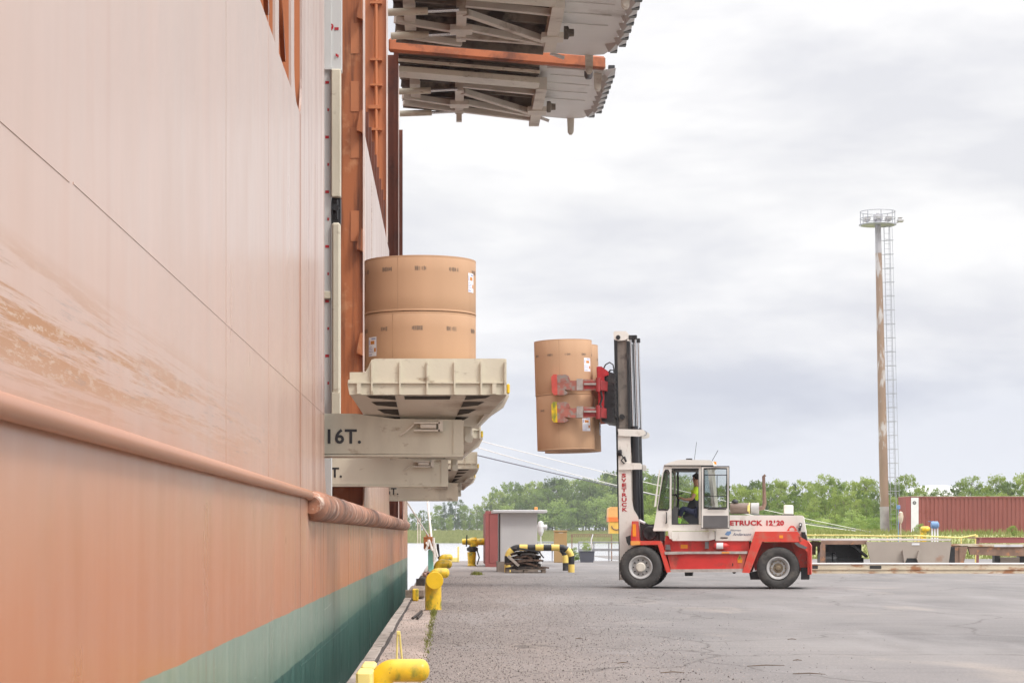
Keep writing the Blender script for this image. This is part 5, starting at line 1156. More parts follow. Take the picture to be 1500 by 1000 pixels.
D = 88; m = MB(); random.seed(4); a = P(792, 775, D)
m.lathe([(0, .35), (.10, .3), (.14, .12), (.12, -.1), (.06, -.25), (0, -.26)], tuple(a), 'Z', 12); m.lathe([(0, -.02), (.1, -.02), (.1, .2), (0, .22)], (a.x+.05, a.y, a.z+.1), 'X', 10); m.cyl((a.x, a.y, 0), (a.x, a.y, a.z-.2), .03)
single('capstan_cover', m, m_whiteobj, (a.x, a.y, 0), 'white wrapped fitting on a thin post right of the grey hut', 'fitting')
D = 97; T = Thing('shipping_container', (XP(735, D), D, 0), 'faded red container end standing left behind the grey hut', 'container')
x0, x1 = XP(711, D), XP(711, D)+2.1; zt = ZP(748, D); m = MB(); m.box(x0+.05, x1-.05, D+.06, D+6, .08, zt-.05)
for k in range(24): y = D+.2+k*.24; m.box(x0+.0, x0+.05, y, y+.11, .1, zt-.1)
T.part('body', m, m_contred2)
m = MB()
for (a, b) in ((x0, x0+.16), (x1-.16, x1)): m.box(a, b, D, D+.15, 0, zt)
m.box(x0+.16, x1-.16, D, D+.15, 0, .16); m.box(x0+.16, x1-.16, D, D+.15, zt-.14, zt); T.part('corner_frame', m, m_contred)
for k in range(2):
    m = MB(); xa = x0+.17+k*.89; m.cbox(xa, xa+.88, D+.02, D+.055, .17, zt-.15, .01)
    for q in (.3, .6): m.cyl((xa+q, D+.035, .2), (xa+q, D+.035, zt-.2), .018)
    T.part('door', m, m_contred)
D = 100; T = Thing('pump_stand', (XP(692, D), D, 0), 'yellow pump with side cylinders on a tapered pedestal, left of the red container', 'pump')
m = MB(); m.lathe([(.20, 0), (.20, .05), (.17, .08), (.21, ZP(808, D)), (0, ZP(808, D))], (XP(691, D), D, 0), 'Z', 20); T.part('pedestal', m, m_yel, smooth=True)
m = MB(); m.lathe([(.12, ZP(808, D)), (.26, ZP(806, D)), (.26, ZP(802, D)), (.15, ZP(800, D)), (.15, ZP(799, D))], (XP(692, D), D, 0), 'Z', 20); m.tube([(XP(684, D), D-.2, ZP(783, D)), (XP(683, D), D-.2, ZP(800, D))], .03, 6); m.tube([(XP(699, D), D-.1, ZP(806, D)), (XP(702, D), D-.1, ZP(816, D)), (XP(699, D), D-.1, ZP(826, D))], .03, 6); T.part('collar', m, m_black)
m = MB(); zc = ZP(793, D); m.lathe([(0, ZP(800, D)), (.2, ZP(800, D)), (.2, ZP(790, D)), (.12, ZP(786.5, D)), (0, ZP(786.5, D))], (XP(694, D), D, 0), 'Z', 16)
m.lathe([(0, XP(677, D)), (.12, XP(677, D)), (.14, XP(680, D)), (.14, XP(686, D)), (.16, XP(688, D)), (.16, XP(708, D)), (.13, XP(712, D)), (0, XP(712.5, D))], (0, D, zc), 'X', 18); T.part('pump_body', m, m_yel, smooth=True)
# hoop barriers, black and yellow
def hoop(D, pxl, pxr, label, pyt=797):
    T = Thing('hoop_barrier', (XP((pxl+pxr)/2, D), D, 0), label, 'barrier', 'hoop barriers'); r = .118; x0, x1 = XP(pxl, D), XP(pxr, D); zt = ZP(pyt, D)-r; b = .42; pts = []
    s = [(x0, 0)]; 
    path = [Vector((x0, D, z)) for z in [0, .2, .4, .6]] 
    if zt-b > .62: path.append(Vector((x0, D, zt-b)))
    for k in range(1, 9): t = k*PI/16; path.append(Vector((x0+b-b*math.cos(t), D, zt-b+b*math.sin(t))))
    nn = 26
    for k in range(1, nn): path.append(Vector((x0+b+(x1-x0-2*b)*k/nn, D, zt)))
    for k in range(0, 9): t = k*PI/16; path.append(Vector((x1-b+b*math.sin(t), D, zt-b+b*math.cos(t))))
    for z in (.6, .4, .2, 0):
        if z < zt-b-.02: path.append(Vector((x1, D, z)))
    ln = [0]
    for a, c in zip(path, path[1:]): ln.append(ln[-1]+(c-a).length)
    # split by arc length
    def at(s_):
        for i in range(len(ln)-1):
            if ln[i+1] >= s_-1e-9: t = (s_-ln[i])/max(1e-9, ln[i+1]-ln[i]); return path[i].lerp(path[i+1], t)
        return path[-1]
    seg = .30; n = int(round(ln[-1]/seg)); seg = ln[-1]/n
    bk, ye = MB(), MB()
    for k in range(n):
        pts = [at(k*seg+seg*j/5) for j in range(6)]; (ye.tube(pts, r*1.03, 18) if k % 2 == 0 else None)
    bk.tube(path, r, 18); pb_ = T.part('pipe', bk, m_black, smooth=True); T.part('yellow_band', ye, m_yelb, pb_, smooth=True); return T
hoop(83, 743.5, 837, 'front black and yellow hoop barrier standing over the scrap pallet'); hoop(87, 748, 828.5, 'rear black and yellow hoop barrier just behind the front one')
# pallet with scrap
D = 81.3; px0, px1 = XP(741, D), XP(799.5, D); T = Thing('wooden_pallet', ((px0+px1)/2, D, 0), 'worn brown wooden pallet on the ground under dark scrap', 'pallet')
m = MB()
for y in (D, D+.45, D+.95):
    for x in (px0, (px0+px1)/2-.07, px1-.14): m.box(x, x+.14, y, y+.1, .02, .12)
T.part('blocks', m, m_wood); m = MB()
for k in range(7): y = D-.02+k*.165; m.cbox(px0, px1, y, y+.12, .121, .145, .004)
for y in (D, D+.45, D+.95): m.box(px0, px1, y, y+.1, 0, .02)
T.part('deck_boards', m, m_wood)
random.seed(31)
kinds = ['bent dark rubber strip lying crosswise in the scrap pile', 'flat dark brown offcut in the scrap pile', 'curled black hose piece in the scrap pile']
for k in range(34):
    lay = k//7; zc = .17 + lay*.13; wid = 1.0 - lay*.11; cx_ = (px0+px1)/2 + random.uniform(-.25, .25)*(1-lay*.1); yy = D+random.uniform(.0, .9); ln_ = random.uniform(.35, .75)*wid; a = random.uniform(-.5, .5)
    m = MB(); pts = [(cx_-ln_, yy-.2*a, zc+random.uniform(-.02, .05)), (cx_-ln_*.4, yy, zc+random.uniform(0, .1)), (cx_+ln_*.3, yy+.1*a, zc+random.uniform(0, .12)), (cx_+ln_, yy+.25*a, zc+random.uniform(-.05, .04))]
    kd = k % 3
    if kd == 2: m.tube([Vector(p) for p in pts], random.uniform(.03, .045), 8)
    else:
        for a_, b__ in zip(pts, pts[1:]): m.bar(a_, b__, random.uniform(.12, .26), random.uniform(.05, .10))
    single('scrap_strip', m, m_scrap if kd != 1 else m_rustdk, (cx_, yy, zc), kinds[kd], 'scrap', ['bent rubber strips on the pallet', 'flat offcuts on the pallet', 'hose pieces on the pallet'][kd])
m = MB(); z0 = ZP(803, D); m.bar((XP(755, D), D+.2, z0+.02), (XP(790, D), D+.4, z0-.12), .5, .05); m.bar((XP(790, D), D+.3, z0-.12), (XP(797, D), D+.3, z0-.35), .4, .04); single('rubber_mat', m, m_black, (XP(770, D), D, z0), 'black rubber mat draped over the top of the scrap pallet', 'mat')
m = MB(); m.bar((XP(744, D), D-.1, ZP(814, D)), (XP(760, D), D-.05, ZP(828, D)), .06, .10); single('pale_plank', m, m_trailer, (XP(750, D), D, .5), 'greyish plank leaning across the front of the scrap pile', 'plank')

D = 112; T = Thing('meter_cabinet', (XP(821, D), D, 0), 'tall plain brown cabinet behind the hoop barrier', 'cabinet'); m = MB(); m.cbox(XP(812, D), XP(830.5, D), D, D+.6, 0, ZP(778.5, D), .02); cb_ = T.part('body', m, m_cabinet)
m = MB(); m.cbox(XP(811.5, D), XP(831, D), D-.04, D+.64, ZP(778.4, D), ZP(776.5, D), .01); T.part('lid', m, m_cabinet)
m = MB(); m.box(XP(818, D), XP(825, D), D-.012, D-.001, ZP(780.5, D), ZP(779.5, D)); m.box(XP(814, D), XP(829, D), D-.008, D-.001, ZP(797, D)-.01, ZP(797, D)); T.part('vent', m, m_rack, cb_)
# guard rails at the quay end
def guardrail(pxa, pxb, D, label):
    T = Thing('guard_rail', (XP((pxa+pxb)/2, D), D, 0), label, 'guard rail', 'guard rails'); m = MB(); z = ZP(805, D); m.box(XP(pxa, D), XP(pxb, D), D, D+.04, z-.06, z-.02); m.box(XP(pxa, D), XP(pxb, D), D-.03, D+.03, z-.015, z+.015); m.box(XP(pxa, D), XP(pxb, D), D, D+.04, z+.02, z+.07); T.part('rail', m, m_steel)
    m = MB(); m.cyl((XP(pxa, D), D, ZP(793.5, D)), (XP(pxb, D), D, ZP(793.5, D)), .03, n=8); T.part('top_rail', m, m_steel)
    x = pxa
    while x <= pxb: m = MB(); m.box(XP(x, D)-.03, XP(x, D)+.03, D+.05, D+.12, -.3, ZP(793, D)); T.part('post', m, m_steel); x += 22
guardrail(787, 812, 117, 'short guard rail section left of the brown cabinet'); guardrail(848, 980, 118, 'long galvanised guard rail on the quay end behind the forklift mast')
D = 113; T = Thing('planter_tub', (XP(860, D), D, 0), 'dark grey plastic tub planted with weeds by the guard rail', 'tub'); m = MB(); a, b, c_, d_ = XP(851, D), XP(869, D), XP(849, D), XP(871, D)
m.add([(a, D, 0), (b, D, 0), (b, D+.6, 0), (a, D+.6, 0), (c_, D-.05, .58), (d_, D-.05, .58), (d_, D+.65, .58), (c_, D+.65, .58)], [(0, 1, 5, 4), (1, 2, 6, 5), (2, 3, 7, 6), (3, 0, 4, 7), (0, 1, 2, 3), (4, 5, 6, 7)]); T.part('tub', m, m_tub); m = MB(); m.ring([(c_-.03, .56), (d_+.03, .56), (d_+.03, .62), (c_-.03, .62)], [(c_-.03+.001, .561), (d_+.029, .561), (d_+.029, .619), (c_-.029, .619)], D-.08, D-.05); T.part('rim', m, m_hutw)
m = MB(); tp = [(XP(866, D), D+.2, .58), (XP(866.5, D), D+.2, ZP(790, D)), (XP(869, D), D+.2, ZP(782, D))]; m.tube(tp, .03, 6); single('white_pipe', m, m_whiteobj, (tp[0][0], D+.2, .5), 'thin white bent pipe rising from the planted tub', 'pipe')
D = 121; m = MB(); z0 = ZP(783, D); m.box(XP(848, D), XP(912, D), D+8, D+8.1, z0, z0+.05); m.box(XP(848, D), XP(912, D), D+8, D+8.1, z0-.12, z0-.09)
for k in range(22): x = XP(848+k*2.9, D); m.box(x, x+.03, D+8, D+8.1, z0-.1, z0+.01)
for x_ in (849, 880, 911): m.box(XP(x_, D), XP(x_, D)+.06, D+8, D+8.1, -1.3, z0)
single('pontoon_railing', m, m_rustfr, (XP(880, D), D+8, -1.2), 'low rusty railing over the water beyond the guard rail', 'railing')
# orange machine seen behind the mast
D = 116; T = Thing('loading_hopper', (XP(910, D), D, 0), 'orange and yellow hopper machine partly hidden behind the forklift mast', 'hopper'); m = MB(); m.prism([(XP(891, D), ZP(757, D)), (XP(891.5, D), ZP(744, D)), (XP(896, D), ZP(742, D)), (XP(925, D), ZP(742, D)), (XP(925, D), ZP(757, D))], D, D+1.2); T.part('hood', m, mat('pale orange paint', (.78, .42, .14), .5))
m = MB(); m.box(XP(891, D), XP(925, D), D-.03, D+1.2, ZP(764, D), ZP(757, D)); T.part('lip', m, mat('bright orange paint', (.75, .20, .04), .5)); m = MB(); m.box(XP(893, D), XP(925, D), D, D+1.1, ZP(781, D), ZP(764, D)); m.box(XP(911, D), XP(921, D), D+.3, D+.8, 0, ZP(781, D)); T.part('body', m, mat('machine yellow', (.80, .50, .10), .5))
m = MB(); a = P(903, 770, D-.02); tp = [(a.x+.25*math.cos(t), D-.02, a.z+.2*math.sin(t)) for t in [PI+.15*i*PI/1.2 for i in range(8)]]; m.tube(tp, .03, 6); T.part('hose', m, m_rustfr)

# ------------------------------------------------------------ flat racks, trailers, container on the right
D = 80.5; zt = ZP(825, D); x0, x1 = XP(1184, D), XP(1184, D)+12.2
T = Thing('flat_rack', ((x0+x1)/2, D, 0), 'long low rusty cream flat rack lying nearest behind the forklift', 'flat rack')
m = MB(); m.box(x0, x1, D, D+.2, .03, zt-.03); m.box(x0, x1, D+2.2, D+2.4, .03, zt-.03)
for k in range(12): m.box(x0+k, x0+k+.12, D+.2, D+2.2, .1, zt-.08)
T.part('side_beam', m, m_rack); m = MB(); m.box(x0, x1, D-.03, D+2.43, zt-.03, zt); T.part('deck', m, m_deck)
m = MB(); m.box(x0, x1, D-.04, D-.002, .14, .17); m.box(x0, x1, D-.05, D-.001, .0, .03)
T.part('flange', m, m_rack); m = MB()
for (a, b) in ((1188, 1198), (1274, 1291)): m.box(XP(a, D), XP(b, D), D-.012, D-.002, ZP(834, D), ZP(828, D))
T.part('fork_pocket', m, m_black)
def rtrailer(D, xl, zt, zb, label):
    T = Thing('roll_trailer', (xl, D, 0), label, 'roll trailer', 'roll trailers')
    m = MB(); m.box(xl, xl+4.6+1., D-.02, D+9, zt-.10, zt); T.part('deck', m, m_deck)
    return T
D = 92; zt = ZP(790, D)
T = Thing('roll_trailer', (XP(1290, D), D, 0), 'grey brown roll trailer with sloped end plate and coupling pocket', 'roll trailer')
m = MB(); m.box(XP(1203, D), XP(1393, D), D, D+11, zt-.04, zt+.03); T.part('deck', m, m_deck)
m = MB(); kk = lambda pts: [(XP(a, D), ZP(b, D)) for a, b in pts]
m.prism(kk([(1268, 793), (1393, 793), (1388, 832), (1277, 832)]), D-.1, D-.03)
pf = T.part('end_plate', m, m_trailer); m = MB(); m.prism(kk([(1322, 825), (1345, 825), (1345, 817), (1340, 817), (1327, 817), (1322, 817)]), D-.125, D-.101); T.part('coupling_pocket', m, m_black, pf)
m = MB(); m.prism(kk([(1320, 806), (1323, 806), (1326, 818), (1323, 825)]), D-.3, D-.1); m.prism(kk([(1344, 806), (1347, 806), (1344, 825), (1341, 818)]), D-.3, D-.1); m.box(XP(1322, D), XP(1345, D), D-.14, D-.101, ZP(817, D), ZP(805, D)); T.part('coupling_guide', m, m_trailer, pf)
m = MB(); m.box(XP(1335, D), XP(1346, D), D-.115, D-.101, ZP(798, D), ZP(795, D)); T.part('white_plate', m, m_whiteobj, pf)
m = MB(); m.box(XP(1203, D), XP(1270, D), D-.03, D+.1, zt-.2, zt-.041); m.box(XP(1203, D), XP(1209, D), D-.03, D+.3, 0.2, zt-.2); T.part('side_beam', m, m_rustfr)
m = MB(); m.box(XP(1212, D), XP(1272, D), D+1.5, D+1.7, .35, zt-.2); m.box(XP(1225, D), XP(1273, D), D+1.2, D+1.5, .1, .45); m.bar((XP(1250, D), D+.5, zt-.2), (XP(1273, D), D+.5, .5), .3, .1)
for (a, b) in ((1204, 1220), (1222, 1227)): m.cyl((XP(a, D), D+.6, .35), (XP(b, D), D+.6, .35), .34, n=20)
m.box(XP(1393, D), XP(1402, D), D+.4, D+2, .0, zt-.3); T.part('undercarriage', m, m_black)
m = MB(); D2 = D+.5
T2 = Thing('roll_trailer', (XP(1440, 94), 94, 0), 'rusty brown trailer frame at the right edge behind the flat rack', 'roll trailer'); D = 94
m.box(XP(1393, D), XP(1530, D), D, D+.2, ZP(800, D), ZP(796, D)); T2.part('deck_edge', m, m_rack)
m = MB(); m.prism(kk([(1394, 799), (1418, 799), (1412, 824), (1394, 824)]), D+.0, D+1.4); m.prism(kk([(1418, 800), (1530, 800), (1530, 814), (1480, 814), (1422, 812)]), D+.05, D+.25); m.box(XP(1405, D), XP(1410, D), D-.04, D, 0.2, ZP(800, D)); T2.part('frame_beam', m, m_rustfr)
m = MB()
for (a, b) in ((1397, 1410), (1470, 1498), (1516, 1530)): m.box(XP(a, D), XP(b, D), D+.5, D+.9, 0, ZP(816, D))
T2.part('support_block', m, m_trailer); m = MB(); m.box(XP(1462, D), XP(1470, D), D+.6, D+1, .0, ZP(812, D)); m.box(XP(1498, D), XP(1506, D), D+.6, D+1, 0, ZP(812, D)); m.box(XP(1390, D), XP(1396, D), D+.6, D+1., 0, ZP(800, D)); T2.part('wheel_stub', m, m_black)
m = MB(); m.box(XP(1456, D), XP(1498, D), D-.02, D-.001, ZP(800.5, D), ZP(797.5, D)); T2.part('pale_plate', m, m_hutw)
D = 99; m = MB(); m.box(XP(1435, D), XP(1530, D), D, D+.3, ZP(795, D), ZP(788, D)); m.box(XP(1433, D), XP(1530, D), D-.02, D+2, ZP(788, D), ZP(786.5, D)); m.box(XP(1433, D)+.1, XP(1437, D), D+.4, D+.8, 0, ZP(788, D)); m.box(XP(1525, D), XP(1530, D), D+.4, D+.8, 0, ZP(788, D)); single('red_beam', m, m_contred, (XP(1480, D), D, 0), 'dull red steel beam frame in front of the corrugated container', 'beam frame')
# short coupling piece behind the forklift
D = 97; m = MB(); m.box(XP(1180, D), XP(1206, D), D, D+1, ZP(800, D), ZP(793, D)); m.box(XP(1180, D), XP(1186, D), D, D+.5, .0, ZP(800, D)); m.box(XP(1190, D), XP(1195, D), D, D+.5, ZP(812, D), ZP(800, D))
for k in range(5): m.box(XP(1190+k*2, D), XP(1191+k*2, D), D, D+.1, ZP(793, D), ZP(790, D))
m.box(XP(1200, D), XP(1204, D), D, D+.5, 0, ZP(800, D)); single('trailer_gooseneck', m, m_rustfr, (XP(1190, D), D, 0), 'rusty pinkish steel gooseneck just behind the forklift counterweight', 'gooseneck')
# yellow rail
def yrail(pts, label, m_=m_yelpale):
    m = MB(); m.tube([P(a, b, d_) for a, b, d_ in pts], .038, 8)
    for a, b, d_ in pts[::2]: p = P(a, b, d_); m.cyl((p.x, p.y, 0), (p.x, p.y, p.z), .04, n=8)
    p = P(*pts[-1]); m.cyl((p.x, p.y, 0), (p.x, p.y, p.z), .07, n=8)
    single('pipe_rail', m, m_, (p.x, p.y, 0), label, 'rail', 'pipe rails', smooth=True)
yrail([(1180, 783.5, 108), (1240, 783.5, 108), (1300, 785, 108), (1345, 784.5, 108)], 'straight yellow pipe rail behind the trailers, left section', mat('rail yellow', (.62, .50, .16), .6, var=.15))
yrail([(1340, 784, 108.5), (1380, 786, 108.5), (1408, 787, 108.5), (1430, 783, 108.5)], 'pale yellow sagging pipe rail in front of the corrugated container')
# corrugated container
D = 143; zb_ = 1.52; zt = ZP(727, D); xl = XP(1327, D); T = Thing('cargo_container', (xl+6, D, 1.5), 'long brown red corrugated container on the embankment at the right edge', 'container')
m = MB(); x = xl+.3; per = .28; prof = []
vs, fs = [], []
xs_ = []; k = 0
while x < xl+12.1:
    xs_ += [(x, .0), (x+.07, .0), (x+.105, .04), (x+.175, .04), (x+.21, .0)]; x += per
for (x_, dy) in xs_: vs += [(x_, D+.03+dy, zb_+.16), (x_, D+.03+dy, zt-.1)]
for i in range(len(xs_)-1): fs.append((2*i, 2*i+2, 2*i+3, 2*i+1))
m.add(vs, fs); m.box(xl+.1, xl+12.1, D+.1, D+2.4, zb_+.1, zt-.04); T.part('corrugated_side', m, m_contred2)
m = MB(); m.box(xl, xl+.30, D, D+.2, zb_, zt); m.box(xl+.30, xl+12.2, D, D+.1, zb_, zb_+.15); m.box(xl+.30, xl+12.2, D, D+.1, zt-.1, zt); m.box(xl, xl+.2, D+.2, D+2.44, zb_, zt); T.part('corner_frame', m, m_contred)
m = MB(); m.box(XP(1334.5, D), XP(1345.5, D), D-.012, D-.002, ZP(779, D), ZP(728.5, D)); wp = T.part('white_panel', m, m_whiteobj); m = MB(); a = P(1339.5, 736, D-.02); m.lathe([(.05, 0), (.12, 0)], tuple(a), 'Y', 12); m.bar((a.x-.08, D-.02, a.z+.08), (a.x+.08, D-.02, a.z-.1), .012, .03); T.part('panel_mark', m, m_grey, wp)
m = MB(); m.box(xl, xl+12.2, D-.03, D+2.4, zt+.002, zt+.03); T.part('pale_top_edge', m, m_rack)
D = 130
m = MB(); a = P(1319.5, 757, D); m.lathe([(0, .35), (.12, .28), (.16, .05), (.13, -.2), (.05, -.4), (0, -.4)], tuple(a), 'Z', 14); m.cyl((a.x, D, .4), (a.x, D, a.z-.3), .03); single('white_buoy', m, m_rack, (a.x, D, .5), 'pale egg shaped float on a pole left of the corrugated container', 'float', smooth=True)
m = MB(); a = P(1316.5, 742.5, D+2); m.cbox(a.x-.1, a.x+.1, D+2, D+2.2, a.z-.12, a.z+.12, .02); m.cyl((a.x, D+2.1, .5), (a.x, D+2.1, a.z-.1), .025); single('blue_lamp', m, m_blue, (a.x, D+2, .5), 'small blue lamp on a thin pole between light mast and container', 'lamp')
D = 112; T = Thing('motor_stand', (XP(1370, D), D, 0), 'blue motor on four thin white legs in front of the container', 'motor'); m = MB(); a = P(1369.5, 768.5, D); m.lathe([(0, -.2), (.15, -.2), (.19, -.12), (.19, .14), (.1, .2), (0, .2)], (a.x, D, a.z), 'X', 18); m.box(a.x-.35, a.x-.05, D, D+.03, a.z+.17, a.z+.2); T.part('motor', m, m_blue, smooth=True)
for x_ in (1365.5, 1369.5, 1373.5): m = MB(); m.box(XP(x_, D)-.035, XP(x_, D)+.035, D-.02, D+.05, 0, a.z-.1); T.part('leg', m, m_whiteobj)
D = 113; T = Thing('yellow_winch', (XP(1355, D), D, 0), 'small yellow winch left of the blue motor', 'winch'); m = MB(); a = P(1355, 775, D); m.lathe([(0, -.26), (.12, -.24), (.17, -.1), (.17, .15), (.1, .25), (0, .25)], (a.x, D, a.z), 'X', 14); T.part('drum', m, m_yel, smooth=True); m = MB(); m.box(a.x-.22, a.x+.05, D-.1, D+.2, 0, a.z-.1); T.part('stand', m, m_yel)

# light mast
D = 146; pbv = P(1296.5, 783, D); pbv.z = 1.45; ptv = P(1286, 330, D)
T = Thing('light_mast', tuple(pbv), 'tall weathered brown light mast with caged ladder and ring platform on top', 'light mast')
def mpt(t, dx=0, dy=0): p = pbv.lerp(ptv, t); return Vector((p.x+dx, p.y+dy, p.z))
m = MB(); m.tube([mpt(0), mpt(.12), mpt(.3), mpt(.6), mpt(.91)], [.30, .295, .285, .25, .21], 24); T.part('pole', m, m_pole, smooth=True)
m = MB(); m.tube([mpt(.9099), mpt(1.0), mpt(1.03)], [.211, .195, .19], 24); T.part('pole_top', m, m_poletop, smooth=True)
m = MB(); m.tube([mpt(0), mpt(.09)], [.315, .308], 24); T.part('grey_foot', m, mat('grey foot paint', (.36, .34, .33), .8, var=.15, scale=2), smooth=True)
m = MB(); lw = .28; xo = .48
for dx in (.42, .80):
    m.tube([mpt(.015, dx), mpt(.995, dx-.02)], .022, 6)
m.tube([mpt(.12, .95, -.3), mpt(.99, .88, -.3)], .014, 5); m.tube([mpt(.12, .62, -.5), mpt(.99, .6, -.5)], .014, 5)
n = 60
lad = T.part('ladder', m, m_steel, smooth=True)
m = MB()
for k in range(1, n): t = k/n*.99; m.cyl(mpt(t, .42), mpt(t, .80), .009, n=5)
T.part('rung', m, m_steel, lad)
m = MB()
for k in range(20):
    t = .14 + k*.045; m.tube([mpt(t, .30), mpt(t, .42, -.05), mpt(t, .5, -.45), mpt(t, .72, -.52), mpt(t, .95, -.3), mpt(t, .86, 0)], .018, 5)
    m.bar(mpt(t, .2), mpt(t, .86), .03, .03)
T.part('cage_hoop', m, m_steel, lad)
pz = ZP(330, D); pxc = mpt(1).x-.02
m = MB(); m.lathe([(.2, 0), (1.12, .0), (1.12, .06), (.2, .05)], (pxc, D, pz), 'Z', 32); plt_ = T.part('platform', m, m_steel)
m = MB()
for zz_, r_ in ((.9, 1.15), (.45, 1.15), (.03, 1.22)): m.tube([(pxc+r_*math.cos(t*PI/16), D+r_*math.sin(t*PI/16), pz+zz_) for t in range(33)], .028, 6)
for k in range(8): t = k*PI/4; m.cyl((pxc+1.15*math.cos(t), D+1.15*math.sin(t), pz), (pxc+1.15*math.cos(t), D+1.15*math.sin(t), pz+.9), .025, n=6)
T.part('railing', m, m_steel, plt_, smooth=True)
for k in range(6):
    t = k*PI/3+.4; x, y = pxc+.8*math.cos(t), D+.8*math.sin(t); m = MB(); m.cbox(x-.2, x+.2, y-.15, y+.15, pz+.3, pz+.55, .04); m.box(x-.02, x+.02, y-.02, y+.02, pz+.04, pz+.3); T.part('floodlight', m, m_rim)
m = MB(); x = pxc+1.35; m.cbox(x-.05, x+.38, D-.2, D+.2, pz+.2, pz+.42, .06); m.cbox(x+.0, x+.3, D-.15, D+.15, pz+.45, pz+.55, .03); m.bar((pxc+1.1, D, pz+.1), (x+.2, D, pz+.25), .05, .05); T.part('side_floodlight', m, m_rim)
m = MB(); m.cyl((pxc, D, pz+.05), (pxc, D, pz+.8), .1, n=10); m.box(pxc-.25, pxc+.3, D-.2, D+.2, pz+.35, pz+.7); T.part('control_box', m, m_poletop)
# far white tank roof
D = 620; a = P(1372, 716, D); m = MB(); m.lathe([(9.2, -8), (9.2, -1.6), (8.4, -.4), (6.5, .4), (3, .95), (0, 1.05)], (a.x, D, a.z), 'Z', 40); single('storage_tank', m, m_whiteobj, (a.x, D, a.z-8), 'distant white domed tank roof showing above the trees', 'tank', smooth=True)
# far posts near the bank
for px in (612, 615.5):
    m = MB(); a = P(px, 783, 690); m.cyl((a.x, 690, -1.3), (a.x, 690, 6.8), .16, n=6); single('mooring_pile', m, m_rack, (a.x, 690, -1.2), 'pale slim pile standing in the water before the far bank', 'pile', 'pale piles at the far bank')

# ------------------------------------------------------------ trees and shrubs
def crown_mesh(kind, seed, leaf, n_cl, per):
    random.seed(seed); m = MB(); clumps = []
    for c in range(n_cl):
        t = random.random()
        if kind == 'birch':   z = .16 + .84*t; rr = .30*math.sin(PI*min(1, max(.0, (1-t)*.82+.12)))**.7
        elif kind == 'spruce': z = .10 + .90*t; rr = .20*(1-t)+.015
        else:                  z = .10 + .80*t; rr = .50*math.sqrt(max(0, 1-(t*1.05-.2)**2))*.9
        a = random.random()*2*PI; q = random.random()**.5*rr
        clumps.append((q*math.cos(a), q*math.sin(a), z, random.uniform(.035, .085) if kind != 'shrub' else random.uniform(.08, .17)))
    for (cx_, cy_, cz_, cr_) in clumps:
        for k in range(per):
            d = Vector((random.gauss(0, 1), random.gauss(0, 1), random.gauss(0, .8))); d = d.normalized()*cr_*random.random()**.35
            p = Vector((cx_, cy_, cz_)) + d
            u = Vector((random.gauss(0, 1), random.gauss(0, 1), random.gauss(0, 1))).normalized(); v = u.orthogonal().normalized(); s = leaf*random.uniform(.6, 1.3)
            m.add([p-u*s, p+v*s*.5, p+u*s, p-v*s*.5], [(0, 1, 2, 3)])
    return m, clumps
def unit_tree(kind, seed, lm, leaf=.02, n_cl=70, per=34):
    cm, clumps = crown_mesh(kind, seed, leaf, n_cl, per)
    me = bpy.data.meshes.new('crown'); me.from_pydata(cm.v, [], cm.f); me.materials.append(lm)
    t = MB(); t.tube([(0, 0, 0), (.004, 0, .3), (-.004, .004, .6), (0, 0, .92)], [.014, .011, .007, .002], 7)
    for c in clumps[::6]: t.tube([(0, 0, max(.1, c[2]-.12)), (c[0]*.6, c[1]*.6, c[2]-.04), (c[0], c[1], c[2])], [.005, .003, .001], 4)
    tm = bpy.data.meshes.new('trunk'); tm.from_pydata(t.v, [], t.f); tm.materials.append(m_soil)
    return me, tm
birches = [unit_tree('birch', 100+i, m_leaf) for i in range(6)]
spruces = [unit_tree('spruce', 200+i, m_leafdk, .016, 80, 26) for i in range(3)]
shrubs = [unit_tree('shrub', 300+i, m_shrub, .03, 46, 40) for i in range(5)]
def put(kind, X, Y, z, H, name, label, cat, group, wide=1.):
    cr_, tr = random.choice({'b': birches, 's': spruces, 'w': shrubs}[kind])
    o = bpy.data.objects.new(name, None); COL.objects.link(o); o.location = (X, Y, z); sw = H*wide*random.uniform(.88, 1.15); o.scale = (sw, sw, H); o.rotation_euler = (0, 0, random.random()*6.28); setp(o, label, cat, group)
    a = bpy.data.objects.new('crown', cr_); COL.objects.link(a); a.parent = o; b = bpy.data.objects.new('trunk', tr); COL.objects.link(b); b.parent = o
def interp(pts, x):
    for (a, b), (c, d_) in zip(pts, pts[1:]):
        if a <= x <= c: return b + (d_-b)*(x-a)/(c-a)
    return pts[-1][1] if x > pts[-1][0] else pts[0][1]
topL = [(560, 762), (600, 757), (640, 745), (680, 739), (712, 739), (722, 728), (745, 716), (770, 710), (800, 708), (830, 706), (845, 712), (862, 704), (880, 708), (897, 694), (910, 702), (960, 700), (1010, 705)]
random.seed(17); x = 575
rows = [(790, 0, 1.0), (775, 14, .6), (762, 30, .3)]
